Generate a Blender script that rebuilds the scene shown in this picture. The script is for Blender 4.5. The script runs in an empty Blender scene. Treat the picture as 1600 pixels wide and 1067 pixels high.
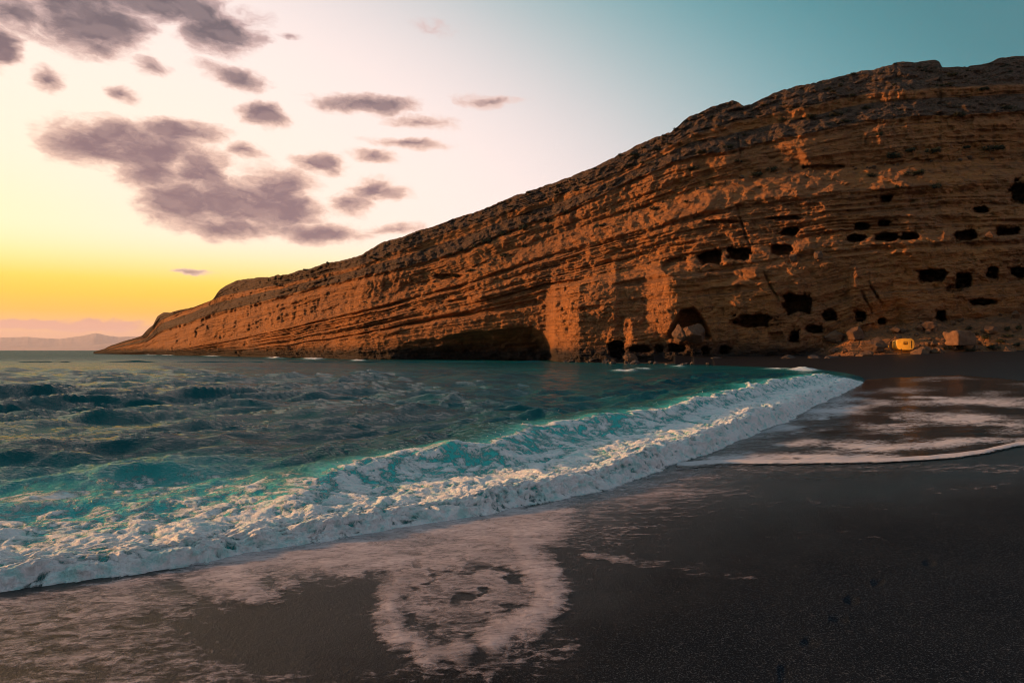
import bpy, bmesh, math, random
import numpy as np
from mathutils import Vector, Matrix

random.seed(7)
scene = bpy.context.scene
COL = scene.collection
R = math.radians
H = 2.2            # eye height above the sea
FPX = 1066.67      # focal length in photo pixels (24 mm on 36 mm)
HOR = 547.0        # horizon row in the photo

# ------------------------------------------------------------------ camera
cam_d = bpy.data.cameras.new('camera')
cam_d.lens = 24; cam_d.sensor_width = 36; cam_d.shift_y = 13.5/1600
cam_d.clip_start = 0.05; cam_d.clip_end = 120000
cam = bpy.data.objects.new('camera', cam_d); COL.objects.link(cam)
cam.location = (0, 0, H); cam.rotation_euler = (R(90), 0, 0)
scene.camera = cam

# ------------------------------------------------------------------ light
SUN_AZ, SUN_EL = -74.5, 9.0      # degrees, azimuth from +Y, negative = left
GLOW_AZ = -50.0                  # centre of the afterglow
SKY_GAIN = 0.80
sd = bpy.data.lights.new('sun', 'SUN')
sd.energy = 5.0; sd.angle = R(2.5); sd.color = (1.0, 0.43, 0.14)
sun = bpy.data.objects.new('sun', sd); COL.objects.link(sun)
_sv = Vector((math.sin(R(SUN_AZ))*math.cos(R(SUN_EL)), math.cos(R(SUN_AZ))*math.cos(R(SUN_EL)), math.sin(R(SUN_EL))))
sun.rotation_euler = _sv.to_track_quat('Z', 'Y').to_euler()
sun.location = (-60, 40, 30)

vs = scene.view_settings
vs.view_transform = 'Standard'; vs.look = 'None'; vs.exposure = 0.5; vs.gamma = 1.0
vs.use_curve_mapping = False
scene.cycles.filter_width = 1.05; scene.cycles.use_adaptive_sampling = True; scene.cycles.adaptive_threshold = 0.02
scene.cycles.max_bounces = 5; scene.cycles.diffuse_bounces = 2; scene.cycles.glossy_bounces = 3
scene.cycles.transmission_bounces = 2; scene.cycles.transparent_max_bounces = 6; scene.cycles.volume_bounces = 0

# ------------------------------------------------------------------ node helpers
class NT:
    def __init__(self, tree): self.t = tree; self.n = tree.nodes; self.l = tree.links
    def node(self, typ, **kw):
        nd = self.n.new(typ)
        for k, v in kw.items(): setattr(nd, k, v)
        return nd
    def _in(self, sock, v):
        if hasattr(v, 'is_linked') or isinstance(v, bpy.types.NodeSocket): self.l.new(v, sock)
        else: sock.default_value = v
    def math(self, op, a, b=None, c=None, clamp=False):
        nd = self.n.new('ShaderNodeMath'); nd.operation = op; nd.use_clamp = clamp
        self._in(nd.inputs[0], a)
        if b is not None: self._in(nd.inputs[1], b)
        if c is not None: self._in(nd.inputs[2], c)
        return nd.outputs[0]
    def vmath(self, op, a, b=None, scale=None):
        nd = self.n.new('ShaderNodeVectorMath'); nd.operation = op
        self._in(nd.inputs[0], a)
        if b is not None: self._in(nd.inputs[1], b)
        if scale is not None: self._in(nd.inputs['Scale'], scale)
        return nd.outputs['Value'] if op in ('DOT_PRODUCT', 'LENGTH', 'DISTANCE') else nd.outputs[0]
    def smooth(self, x, a, b, lo=0.0, hi=1.0):
        nd = self.n.new('ShaderNodeMapRange'); nd.interpolation_type = 'SMOOTHSTEP'
        self._in(nd.inputs['Value'], x); self._in(nd.inputs['From Min'], a); self._in(nd.inputs['From Max'], b)
        self._in(nd.inputs['To Min'], lo); self._in(nd.inputs['To Max'], hi)
        return nd.outputs[0]
    def mix(self, f, a, b, blend='MIX'):
        nd = self.n.new('ShaderNodeMix'); nd.data_type = 'RGBA'; nd.blend_type = blend
        self._in(nd.inputs['Factor'], f)
        self._in(nd.inputs['A'], a if not isinstance(a, tuple) else (*a, 1)[:4])
        self._in(nd.inputs['B'], b if not isinstance(b, tuple) else (*b, 1)[:4])
        return nd.outputs['Result']
    def ramp(self, x, stops, interp='LINEAR'):
        nd = self.n.new('ShaderNodeValToRGB'); cr = nd.color_ramp; cr.interpolation = interp
        while len(cr.elements) < len(stops): cr.elements.new(0.5)
        for e, (p, c) in zip(cr.elements, stops): e.position = p; e.color = (*c, 1)
        self._in(nd.inputs[0], x)
        return nd.outputs[0]
    def noise(self, vec, scale, detail=4, rough=0.55, dist=0.0, color=False):
        nd = self.n.new('ShaderNodeTexNoise'); self._in(nd.inputs['Vector'], vec)
        self._in(nd.inputs['Scale'], scale); nd.inputs['Detail'].default_value = detail
        nd.inputs['Roughness'].default_value = rough; nd.inputs['Distortion'].default_value = dist
        return nd.outputs['Color' if color else 'Fac']
    def voronoi(self, vec, scale, feature='F1', out='Distance'):
        nd = self.n.new('ShaderNodeTexVoronoi'); nd.feature = feature; self._in(nd.inputs['Vector'], vec)
        nd.inputs['Scale'].default_value = scale
        return nd.outputs[out]
    def mapping(self, vec, scale=(1, 1, 1), rot=(0, 0, 0), loc=(0, 0, 0)):
        nd = self.n.new('ShaderNodeMapping'); self._in(nd.inputs['Vector'], vec)
        nd.inputs['Scale'].default_value = scale; nd.inputs['Rotation'].default_value = rot; nd.inputs['Location'].default_value = loc
        return nd.outputs[0]
    def bump(self, h, strength, dist, normal=None):
        nd = self.n.new('ShaderNodeBump'); nd.inputs['Strength'].default_value = strength
        self._in(nd.inputs['Distance'], dist); self._in(nd.inputs['Height'], h)
        if normal is not None: self.l.new(normal, nd.inputs['Normal'])
        return nd.outputs[0]
    def attr(self, name, out='Color'):
        nd = self.n.new('ShaderNodeAttribute'); nd.attribute_name = name
        return nd.outputs[out]
    def sep(self, v):
        nd = self.n.new('ShaderNodeSeparateXYZ'); self.l.new(v, nd.inputs[0]); return nd.outputs

def material(name):
    m = bpy.data.materials.new(name); m.use_nodes = True
    m.node_tree.nodes.clear()
    t = NT(m.node_tree)
    out = t.node('ShaderNodeOutputMaterial')
    b = t.node('ShaderNodeBsdfPrincipled')
    t.l.new(b.outputs[0], out.inputs[0])
    return m, t, b, out

def simple(name, col, rough=0.8, var=0.25, scale=3.0, bump=0.3, metal=0.0):
    m, t, b, o = material(name)
    g = t.node('ShaderNodeTexCoord').outputs['Object']
    n = t.noise(g, scale, 6, 0.6)
    c2 = tuple(c*(1-var) for c in col); c1 = tuple(min(1, c*(1+var)) for c in col)
    t.l.new(t.mix(t.smooth(n, 0.35, 0.65), c2, c1), b.inputs['Base Color'])
    b.inputs['Roughness'].default_value = rough; b.inputs['Metallic'].default_value = metal
    t.l.new(t.bump(t.noise(g, scale*4, 5), bump, 0.05), b.inputs['Normal'])
    return m

# ------------------------------------------------------------------ sky (world)
def azel(u, v):
    x, z = (u-800)/FPX, (HOR-v)/FPX
    return math.atan2(x, 1.0), math.atan2(z, math.sqrt(1+x*x))

world = bpy.data.worlds.new('World'); scene.world = world; world.use_nodes = True
world.node_tree.nodes.clear()
w = NT(world.node_tree)
wout = w.node('ShaderNodeOutputWorld'); bg = w.node('ShaderNodeBackground')
w.l.new(bg.outputs[0], wout.inputs[0])
dirv = w.node('ShaderNodeTexCoord').outputs['Generated']
sx, sy, sz = w.sep(dirv)
az = w.math('ARCTAN2', sx, sy)
el = w.math('MAXIMUM', w.math('ARCSINE', sz), 0.0)
hl = w.math('SQRT', w.math('ADD', w.math('ADD', w.math('MULTIPLY', sx, sx), w.math('MULTIPLY', sy, sy)), 1e-6))
cosd = w.math('DIVIDE', w.math('ADD', w.math('MULTIPLY', sx, math.sin(R(GLOW_AZ))), w.math('MULTIPLY', sy, math.cos(R(GLOW_AZ)))), hl)
dazr = w.math('ARCCOSINE', w.math('MINIMUM', w.math('MAXIMUM', cosd, -1.0), 1.0))
DEG = 180/math.pi
dist = w.math('SQRT', w.math('ADD',
        w.math('POWER', w.math('MULTIPLY', dazr, 0.80*DEG), 2.0),
        w.math('POWER', w.math('MULTIPLY', el, 1.6*DEG), 2.0)))
MAXD = 150.0
sky = w.ramp(w.math('DIVIDE', dist, MAXD), [(d/MAXD, c) for d, c in [
    (0, (7.0, 3.3, .5)), (6, (4.0, 2.0, .42)), (12, (1.6, 1.02, .42)), (17, (1.15, .88, .52)), (24, (1.02, .85, .66)), (36, (1.0, .82, .72)),
    (46, (.92, .77, .73)), (53, (.68, .63, .63)), (60, (.35, .46, .48)), (67, (.115, .32, .36)),
    (75, (.032, .185, .215)), (88, (.05, .16, .19)), (110, (.11, .17, .21)), (150, (.17, .20, .24))]], 'B_SPLINE')
eldeg = w.math('MULTIPLY', el, DEG)
yel = w.ramp(w.math('DIVIDE', eldeg, 12.0), [(d/12.0, c) for d, c in [
    (0, (.62, .28, .20)), (1.2, (.74, .36, .20)), (2.0, (.92, .46, .10)), (2.8, (1.0, .48, .0)), (4.0, (1.0, .58, .0)),
    (5.2, (1.0, .68, .05)), (6.8, (1.0, .79, .26)), (9, (1.0, .87, .62)), (12, (1.0, .86, .67))]])
yw = w.math('MULTIPLY', w.smooth(eldeg, 10.5, 4.5), w.smooth(dazr, R(85), R(25)))
sky = w.mix(yw, sky, yel)
anti = w.math('MULTIPLY', w.smooth(dazr, R(95), R(150)), w.smooth(eldeg, 38, 4))
sky = w.mix(anti, sky, (.46, .38, .41))        # pink twilight arch opposite the afterglow, added out of view as fill light
# physically based sky adds the bluish air light on top
nish = w.node('ShaderNodeTexSky', sky_type='NISHITA'); nish.sun_disc = False
nish.sun_elevation = R(SUN_EL); nish.sun_rotation = R(SUN_AZ)
sky = w.mix(1.0, sky, w.mix(1.0, nish.outputs[0], (0.006, 0.006, 0.007), 'MULTIPLY'), 'ADD')

# clouds: (u, v, radius u, radius v, tilt deg, weight)
CL = [(140,28,75,48,18,1.1),(235,2,120,24,0,1.15),(345,45,58,34,0,.95),(150,75,40,22,15,.7),(-5,75,30,28,0,1.05),(20,20,60,26,0,.8),
      (75,122,26,16,10,.75),(193,152,26,11,8,.75),(365,124,52,15,18,.8),(412,179,36,17,15,.95),(388,236,28,11,10,.75),
      (200,230,105,32,-4,1.1),(280,208,70,18,-8,.9),(232,268,52,34,20,.85),(308,268,52,34,25,.95),(290,316,70,36,0,.95),
      (375,318,95,38,8,1.0),(430,300,52,36,0,.95),(458,328,48,24,8,.95),(350,358,52,16,5,.8),(375,352,60,18,0,.8),
      (572,162,75,13,-2,.85),(500,258,44,14,8,.85),(580,246,42,10,3,.8),(592,298,44,16,5,.85),(545,322,36,20,0,.7),
      (495,362,72,15,4,.85),(660,192,50,10,0,.7),(760,158,50,9,0,.65),(640,226,66,8,2,.65),(615,358,70,9,-4,.6),(290,425,44,5,2,.55),
      (70,509,130,6,0,.9),(150,506,60,6,0,.75),(235,105,30,14,0,.6),(450,58,24,6,0,.55),(680,40,60,16,0,.35),
      (-120,60,110,40,0,1.0),(-200,200,130,35,5,1.0),(-330,110,130,45,0,1.0),(-60,-60,140,30,0,1.0),(300,-90,180,40,0,1.0)]
mask = None
wv = w.node('ShaderNodeCombineXYZ'); w.l.new(az, wv.inputs[0]); w.l.new(w.math('MULTIPLY', el, 1.75), wv.inputs[1])
ae = wv.outputs[0]
wob = w.noise(ae, 14, 4, 0.6, 0.0, True)
aew = w.vmath('ADD', ae, w.vmath('MULTIPLY', w.vmath('SUBTRACT', wob, (.5, .5, .5)), (0.055, 0.05, 0)))
for (u, v, ru, rv, tilt, wt) in CL:
    a0, e0 = azel(u, v)
    ra = ru/FPX*math.cos(a0)**1.4; re_ = rv/FPX*1.75*math.cos(a0)
    mp = w.node('ShaderNodeMapping', vector_type='TEXTURE'); w.l.new(aew, mp.inputs[0])
    mp.inputs['Location'].default_value = (a0, e0*1.75, 0); mp.inputs['Rotation'].default_value = (0, 0, -R(tilt))
    mp.inputs['Scale'].default_value = (ra*1.75, re_*1.75, 1)
    gd = w.node('ShaderNodeTexGradient', gradient_type='SPHERICAL'); w.l.new(mp.outputs[0], gd.inputs[0])
    mask = w.math('MULTIPLY', gd.outputs['Fac'], 1.5*wt) if mask is None else w.math('MAXIMUM', mask, w.math('MULTIPLY', gd.outputs['Fac'], 1.5*wt))
mask = w.math('MINIMUM', mask, 1.1)
n1 = w.noise(w.vmath('MULTIPLY', aew, (1, 1.15, 1)), 20, 7, 0.60)
n1l = w.noise(w.vmath('MULTIPLY', aew, (1, 1.15, 1)), 20, 2, 0.5)
n1s = w.noise(w.vmath('MULTIPLY', w.vmath('ADD', aew, (-.013, -.016, 0)), (1, 1.15, 1)), 20, 2, 0.5)
n2 = w.noise(w.vmath('MULTIPLY', aew, (1, 1.25, 1)), 60, 3, 0.6)
dens = w.math('ADD', mask, w.math('ADD', w.math('MULTIPLY', w.math('SUBTRACT', n1, 0.5), 1.25), w.math('MULTIPLY', w.math('SUBTRACT', n2, 0.5), 0.34)))
calpha = w.math('MULTIPLY', w.smooth(dens, 0.28, 0.74), w.smooth(mask, 0.06, 0.30))
thick = w.smooth(dens, 0.46, 1.15)
high = w.smooth(eldeg, 14, 25)
core = w.mix(high, (.205, .125, .155), (.11, .092, .118))
edge = w.mix(high, (.88, .58, .46), (.66, .46, .44))
lit = w.smooth(w.math('SUBTRACT', n1l, n1s), -0.02, 0.16)
ccol = w.mix(w.math('MULTIPLY', thick, w.math('SUBTRACT', 1.0, w.math('MULTIPLY', lit, .14))), edge, core)
lowc = w.smooth(eldeg, 3.2, 2.2)
ccol = w.mix(lowc, ccol, (.72, .34, .26))
bgc = w.node('ShaderNodeBackground'); bgc.inputs['Strength'].default_value = SKY_GAIN
w.l.new(w.mix(w.math('MULTIPLY', calpha, 0.95), sky, ccol), bgc.inputs['Color'])
w.l.new(sky, bg.inputs['Color']); bg.inputs['Strength'].default_value = SKY_GAIN
region = w.math('MULTIPLY', w.math('MULTIPLY', w.math('GREATER_THAN', az, R(-62)), w.math('LESS_THAN', az, R(6))), w.math('MULTIPLY', w.math('LESS_THAN', el, R(38)), w.math('GREATER_THAN', sz, 0.0)))
mxs = w.node('ShaderNodeMixShader'); w.l.new(region, mxs.inputs[0]); w.l.new(bg.outputs[0], mxs.inputs[1]); w.l.new(bgc.outputs[0], mxs.inputs[2])
w.l.new(mxs.outputs[0], wout.inputs[0])
world.cycles.sampling_method = 'MANUAL'; world.cycles.sample_map_resolution = 512

# ------------------------------------------------------------------ numpy noise
_rng = np.random.RandomState(11)
_perm = np.concatenate([_rng.permutation(1024)]*3).astype(np.int32)
_ga = _rng.rand(1024)*2*np.pi
_gx, _gy = np.cos(_ga).astype(np.float32), np.sin(_ga).astype(np.float32)
def perlin(x, y, seed=0):
    x = np.asarray(x, np.float32)+seed*17.31; y = np.asarray(y, np.float32)+seed*9.77
    x, y = np.broadcast_arrays(x, y)
    xf, yf = np.floor(x), np.floor(y)
    xi, yi = xf.astype(np.int32) & 1023, yf.astype(np.int32) & 1023
    dx, dy = x-xf, y-yf
    ux, uy = dx*dx*dx*(dx*(dx*6-15)+10), dy*dy*dy*(dy*(dy*6-15)+10)
    def g(ix, iy, ax, ay):
        h = _perm[_perm[(xi+ix) & 1023]+((yi+iy) & 1023)]
        return _gx[h]*ax+_gy[h]*ay
    a = g(0, 0, dx, dy); b = g(1, 0, dx-1, dy); c = g(0, 1, dx, dy-1); d = g(1, 1, dx-1, dy-1)
    a = a+ux*(b-a); c = c+ux*(d-c)
    return (a+uy*(c-a))*1.45
def fbm(x, y, octv=4, seed=0, gain=0.5, lac=2.03):
    s = 0; a = 1.0; tot = 0
    for i in range(octv):
        s = s+a*perlin(x, y, seed+i*3); tot += a; a *= gain; x = x*lac; y = y*lac
    return s/tot
def ridged(x, y, octv=3, seed=0):
    s = 0; a = 1.0; tot = 0
    for i in range(octv):
        s = s+a*(1-np.abs(perlin(x, y, seed+i*5))*2); tot += a; a *= 0.5; x = x*2.1; y = y*2.1
    return s/tot
def sst(x, a, b):
    t = np.clip((x-a)/(b-a), 0, 1); return t*t*(3-2*t)
def line(u, pts):
    p = np.array(pts, float); return np.interp(u, p[:, 0], p[:, 1])

# ------------------------------------------------------------------ mesh helpers
def grid_mesh(name, P, mat, attrs=None, keep=None, smooth=True):
    """P: (rows, cols, 3); quads between neighbours."""
    r, c = P.shape[:2]
    idx = np.arange(r*c).reshape(r, c)
    q = np.stack([idx[:-1, :-1], idx[:-1, 1:], idx[1:, 1:], idx[1:, :-1]], -1).reshape(-1, 4)
    if keep is not None:
        kf = (keep[:-1, :-1] | keep[:-1, 1:] | keep[1:, 1:] | keep[1:, :-1]).reshape(-1)
        q = q[kf]
    used = np.unique(q); remap = np.zeros(r*c, np.int32); remap[used] = np.arange(len(used))
    V = P.reshape(-1, 3)[used].astype(np.float32); q = remap[q]
    me = bpy.data.meshes.new(name)
    me.vertices.add(len(V)); me.vertices.foreach_set('co', V.ravel())
    me.loops.add(len(q)*4); me.loops.foreach_set('vertex_index', q.ravel().astype(np.int32))
    me.polygons.add(len(q)); me.polygons.foreach_set('loop_start', np.arange(0, len(q)*4, 4, dtype=np.int32))
    me.polygons.foreach_set('use_smooth', np.full(len(q), smooth))
    me.update(calc_edges=True)
    for an, arr in (attrs or {}).items():
        a = me.color_attributes.new(an, 'FLOAT_COLOR', 'POINT')
        d = np.ones((len(V), 4), np.float32); d[:, :arr.shape[-1]] = arr.reshape(-1, arr.shape[-1])[used]
        a.data.foreach_set('color', d.ravel())
    me.materials.append(mat)
    ob = bpy.data.objects.new(name, me); COL.objects.link(ob)
    return ob
def tag(o, label=None, cat=None, group=None, kind=None):
    if label: o['label'] = label
    if cat: o['category'] = cat
    if group: o['group'] = group
    if kind: o['kind'] = kind
    return o
def bm_obj(name, bm, mat, parent=None, smooth=False):
    me = bpy.data.meshes.new(name); bm.to_mesh(me); bm.free()
    if smooth:
        for p in me.polygons: p.use_smooth = True
    me.materials.append(mat)
    o = bpy.data.objects.new(name, me); COL.objects.link(o)
    if parent: o.parent = parent
    return o
def empty(name, loc, rz=0):
    o = bpy.data.objects.new(name, None); COL.objects.link(o); o.location = loc; o.rotation_euler = (0, 0, rz)
    o.empty_display_size = 0.3
    return o

# ================================================================== CLIFF
SKYL = [(140,553),(160,550),(166,543),(175,539),(200,531),(215,527),(222,524),(232,513),(239,508),(246,494),(256,488),(266,488),(285,484),(318,476),(333,467),(343,453),(352,446),(366,440),(385,436),
        (420,432),(450,428),(480,420),(500,413),(530,407),(560,400),(580,388),(600,378),(625,371),(650,362),(680,352),(700,345),(725,337),(750,328),(780,316),(800,308),(830,297),(850,290),(875,282),(900,272),
        (920,264),(950,250),(975,238),(1000,225),(1025,214),(1050,205),(1066,192),(1078,182),(1100,172),(1122,164),(1145,157),(1153,160),(1163,166),(1180,159),(1200,150),(1225,140),(1250,133),(1275,129),(1300,122),
        (1325,116),(1345,110),(1368,108),(1385,103),(1400,97),(1430,97),(1460,94),(1468,97),(1472,104),(1490,105),(1530,102),(1552,95),(1565,90),(1600,87),(1680,80),(1800,72),(1900,70)]
BASE = [(140,553.5),(160,553),(250,555.5),(300,557),(430,560),(560,563.5),(700,566),(855,568),(960,571),(1100,574),(1250,576),(1320,572),(1400,568),(1600,566),(1900,564)]
GA = [(140,552),(228,527),(252,500),(350,462),(450,443),(560,416),(700,364),(800,330),(900,298),(1000,256),(1075,213),(1150,192),(1250,170),(1350,148),(1450,140),(1600,132),(1900,120)]
GB = [(140,552.4),(228,532),(252,512),(350,480),(500,442),(600,420),(722,388),(784,361),(884,326),(960,288),(1050,246),(1120,232),(1200,215),(1280,196),(1350,182),(1460,172),(1600,166),(1900,155)]
GC = [(140,552.8),(200,549),(269,546),(350,528),(500,487),(600,460),(719,425),(812,385),(915,352),(1000,325),(1057,304),(1110,287),(1162,271),(1300,259),(1486,247),(1600,245),(1900,240)]
GE = [(140,553),(269,553),(400,545),(560,521),(669,497),(750,479),(844,459),(950,440),(1050,421),(1110,412),(1200,400),(1300,386),(1400,379),(1600,373),(1900,365)]
GG = [(140,553.2),(560,563),(855,567),(900,566),(960,566),(1100,564),(1250,556),(1290,545),(1330,522),(1400,508),(1500,500),(1600,490),(1900,470)]
DB = [(140,410),(160,390),(250,312),(300,268),(430,196),(560,161),(620,152),(700,144),(800,138),(852,134),(862,131),(868,128),(905,119),(960,108),(1100,100),(1250,96),(1400,95),(1600,94),(1900,90)]
DW = [(140,410),(160,391),(250,313),(300,269),(430,197),(560,162),(620,153),(700,145),(800,139),(852,135),(862,132),(868,129),(905,123),(960,118),(1100,112),(1250,109),(1400,107),(1600,105),(1900,100)]
DU = [(140,410),(160,391),(250,313),(300,269),(430,197),(560,162),(620,153.5),(700,146),(800,138.5),(860,133.5),(905,129.5),(960,124.5),(1100,115),(1250,110),(1400,107),(1600,105),(1900,100)]

NC, NR = 1040, 400
uu = np.linspace(146, 1790, NC)
vb, vsk = line(uu, BASE), line(uu, SKYL)
ga, gb, gc, ge, gg = (line(uu, g) for g in (GA, GB, GC, GE, GG))
vsk = vsk + (2.2*fbm(uu*0.05, uu*0, 3, 3)+2.2*np.abs(fbm(uu*0.11, uu*0, 4, 4)))*np.clip((uu-150)/200, .25, 1.2)
for g_, sd_ in ((ga, 5), (gb, 6), (gc, 7), (ge, 8)):
    g_ += 3.0*fbm(uu*0.02, uu*0, 3, sd_)*np.clip((uu-200)/300, 0, 1)
gg = np.minimum(gg, vb-0.3); ge = np.minimum(ge, gg-0.3); gc = np.minimum(gc, ge-0.3); gb = np.minimum(gb, gc-.3); ga = np.minimum(ga, gb-.3); vsk = np.minimum(vsk, ga-.5)
tt = np.linspace(0, 1, NR)[:, None]
VV = vb[None]+(vsk-vb)[None]*tt
UU = np.repeat(uu[None], NR, 0)
# stratigraphic coordinate (metres of section)
KN = np.stack([vb, gg, ge, gc, gb, ga, vsk], 0)
QV = np.array([0, 3.0, 18.0, 31.0, 38.0, 41.0, 46.0])
Q = np.zeros_like(VV)
for k in range(6):
    hi, lo = KN[k][None], KN[k+1][None]
    f = np.clip((hi-VV)/np.maximum(hi-lo, 1e-3), 0, 1)
    Q = np.where(f > 0, QV[k]+f*(QV[k+1]-QV[k]), Q)
dplan = line(uu, DB)
dupper = line(uu, DU)
for _ in range(40): dupper[1:-1] = (dupper[:-2]+dupper[1:-1]*2+dupper[2:])/4
Xp = (uu-800)/FPX*dupper
_ds = np.hypot(np.diff(Xp), np.diff(dupper))
S1 = np.concatenate([[0], np.cumsum(np.minimum(_ds, .12+.45*_ds))])   # face coordinate, compressed where the face recedes fast
SS = np.repeat(S1[None], NR, 0)
EE = (HOR-VV)/FPX
qj = Q+0.9*fbm(SS*0.03, Q*0.1, 3, 21)
# slope angle field
th = np.full_like(VV, 83.0)
bed = fbm(SS*0.012, qj*0.55, 3, 31)
right = sst(UU, 1270, 1340)
wall = sst(Q, 3.0, 4.2)
zoneDE = sst(Q, 14, 20)*sst(Q, 27, 25.5)
th = 83-zoneDE*(12+22*np.clip(bed*2.5, -0.6, 1))
tal = np.zeros_like(VV); led = np.zeros_like(VV); benches = np.zeros_like(VV); under = np.zeros_like(VV)
for (q0, q1, ang, uw, pres) in [(26.6,31.0,43,1.5,9),(37.0,39.7,44,1.3,9),(22.2,23.4,46,.9,.15),(17.6,19.3,44,1.5,.3),(14.2,15.0,46,.8,0),(10.6,11.2,50,.7,-.1),(7.2,7.7,52,.6,-.1),(34.2,34.8,50,.6,-.05)]:
    g_ = 0.35*fbm(SS*0.06, Q*0, 3, int(q0*7))*1.2
    pr = sst(fbm(SS*0.02, Q*0, 2, int(q0*3))+pres, -.15, .15)
    bq = Q+g_
    wgt = sst(bq, q0-.15, q0+.25)*sst(bq, q1+.2, q1-.3)*pr
    th = th*(1-wgt)+ang*wgt
    under += uw*pr*np.exp(-((bq-q0+0.55)/0.6)**2)*(bq < q0+.3)
    benches = np.maximum(benches, wgt)
    if q0 == 26.6: tal = wgt
    if q0 == 37.0: led = wgt
th = np.where(Q > 41, 50+10*bed, th)
th = np.clip(th+5*fbm(SS*0.05, Q*0.2, 2, 41), 5, 88.5)
tn = np.tan(np.radians(th))
D = np.zeros_like(VV)
dwall = line(uu, DW)
for i in range(NR):
    fq = np.clip(Q[i]/3.0, 0, 1)
    dlow = dplan+(dwall-dplan)*fq
    if i == 0: D[i] = dlow; continue
    de = EE[i]-EE[i-1]
    e0_ = np.where(Q[i-1] < 3.0, (HOR-gg)/FPX, EE[i-1])
    D[i] = np.where(Q[i] < 3.0, dlow, np.where(Q[i-1] < 3.0, dwall, D[i-1])*(1+(EE[i]-e0_)/np.maximum(tn[i]-EE[i], 0.22)))
D = D+(dupper-dwall)[None]*sst(Q, 17.0, 22.0)
ZZ = H+D*EE
# --- relief in metres (positive = away from the viewer)
far = np.clip((UU-140)/100, 0.45, 1)
lfar = 1+1.3*sst(UU, 650, 330)
cliffness = wall*(1-0.9*benches)*(1-.7*sst(Q, 40.6, 41.4))
rel = 2.2*fbm(SS*0.045, Q*0.05, 3, 51)*wall
def hashb(a, b, seed):
    ia = np.floor(a).astype(np.int64) & 1023; ib = np.floor(b).astype(np.int64) & 1023
    return _perm[_perm[(ia+seed*37) & 1023]+ib].astype(np.float32)/1023.0-.5
def saw(s, per, sharp=0.25):
    p = (s/per) % 1.0
    return np.where(p < sharp, 1-p/sharp, (p-sharp)/(1-sharp))-0.5
wrp = 4.5*fbm(SS*0.04, Q*0.10, 2, 61)+1.2*fbm(SS*0.2, Q*0.35, 3, 62)+0.22*Q
amp = np.clip(0.45+1.8*fbm(SS*0.035, Q*0.11, 2, 63), 0.02, 1.5)
amp2 = np.clip(0.25+1.8*fbm(SS*0.06, Q*0.16, 2, 64), 0.0, 1.4)
rel += cliffness*(amp*1.7*saw(SS+wrp, 13.0, .3)+amp2*0.5*saw(SS+wrp*1.2+3, 5.3, .35))
fl = ridged(SS*0.40+0.25*wrp, ZZ*0.16, 3, 71)
rel += -cliffness*(0.36+0.6*sst(Q, 29, 33)+.5*(lfar-1))*(fl-0.4)*np.clip(0.6+1.6*fbm(SS*.05, Q*.13, 2, 72), 0.0, 1.6)
bb = perlin(SS*0.012, qj*0.62, 81)*0.9+perlin(SS*0.03, qj*1.6, 82)*0.5+perlin(SS*0.07, qj*3.4, 83)*0.42
blk = np.floor(qj*1.3+.6*fbm(SS*.1, Q*.0, 2, 85)); bb = bb+0.35*perlin(SS*0.33+blk*7.3, blk*3.1, 86)
rel += lfar*wall*(1-.6*benches)*bb*(0.32+0.65*zoneDE+.25*sst(Q, 10, 16))*np.clip(.8+1.4*fbm(SS*.04, Q*.08, 2, 84), .2, 1.6)
jw = .55*fbm(SS*.5, qj*.6, 2, 151)
for (fs_, fq_, am_, sd_b) in [(.16, .55, .75, 1), (.42, 1.25, .50, 2), (.9, 2.4, .26, 3)]:
    row = np.floor(qj*fq_+jw*.6)
    rel += am_*lfar*hashb(SS*fs_+jw*fs_+row*.37, row, sd_b)*wall*(1-.5*tal)*np.clip(.55+1.5*fbm(SS*.06, Q*.2, 2, 150+sd_b), .05, 1.3)
rel += under*far*.85*lfar
rub = fbm(SS*0.45, ZZ*0.55, 4, 91)
rel += (0.22+1.0*sst(Q, 40.5, 41.5)+0.55*tal+0.8*led+0.35*benches+1.0*(1-wall)*(1-.55*right)+0.35*zoneDE)*rub*1.15
rel += 0.75*zoneDE*np.abs(fbm(SS*0.35, ZZ*0.6, 3, 93))
rel += 0.55*fbm(SS*0.9, ZZ*1.1, 3, 95, .6)*wall*(1-.4*benches)
capfade = sst(Q, 46.0, 44.5)
rel *= far*(0.35+0.65*capfade)
rel[0] *= 0.2
# named features ------------------------------------------------------------
def ell(u0, v0, a, b, soft=0.18, p=2.0, rot=0.0):
    c, s_ = math.cos(rot), math.sin(rot)
    x, y = UU-u0, VV-v0
    x, y = (x*c+y*s_)/a, (-x*s_+y*c)/b
    wob = 1+0.34*perlin(UU*0.07, VV*0.10, int(u0) % 97)+.16*perlin(UU*0.25, VV*0.3, int(u0) % 89)
    return sst((np.abs(x)**p+np.abs(y)**p)**(1/p)*wob, 1+soft, 1-soft)
# big sea overhang left of the pillar
lip = line(uu, [(540,563),(575,558),(600,546),(640,532),(700,522),(780,513),(830,510),(848,516),(862,530),(872,560)])[None]+7*fbm(UU*0.02, UU*0, 4, 99)
ov = sst(VV-lip, -1.0, 7.0)*sst(UU, 575, 660)*sst(UU+10*fbm(UU*0, VV*.05, 3, 97)-(VV-500)*.25, 876, 838)
rel += 9.0*ov*(0.25+0.75*sst(VV-lip, 0, 30))*(1+.3*rub)*(.5+.5*sst(UU, 620, 740))
rel = np.where(ov > 0.5, rel*1.0+0.5*rub, rel)
# shelf line above the overhang
l2 = line(uu, [(500,540),(560,522),(640,500),(720,488),(800,476),(846,468)])[None]
sh2 = np.exp(-((VV-l2-5)/4.0)**2)*sst(UU, 560, 650)*sst(UU, 862, 840)
rel += 1.8*sh2
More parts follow.
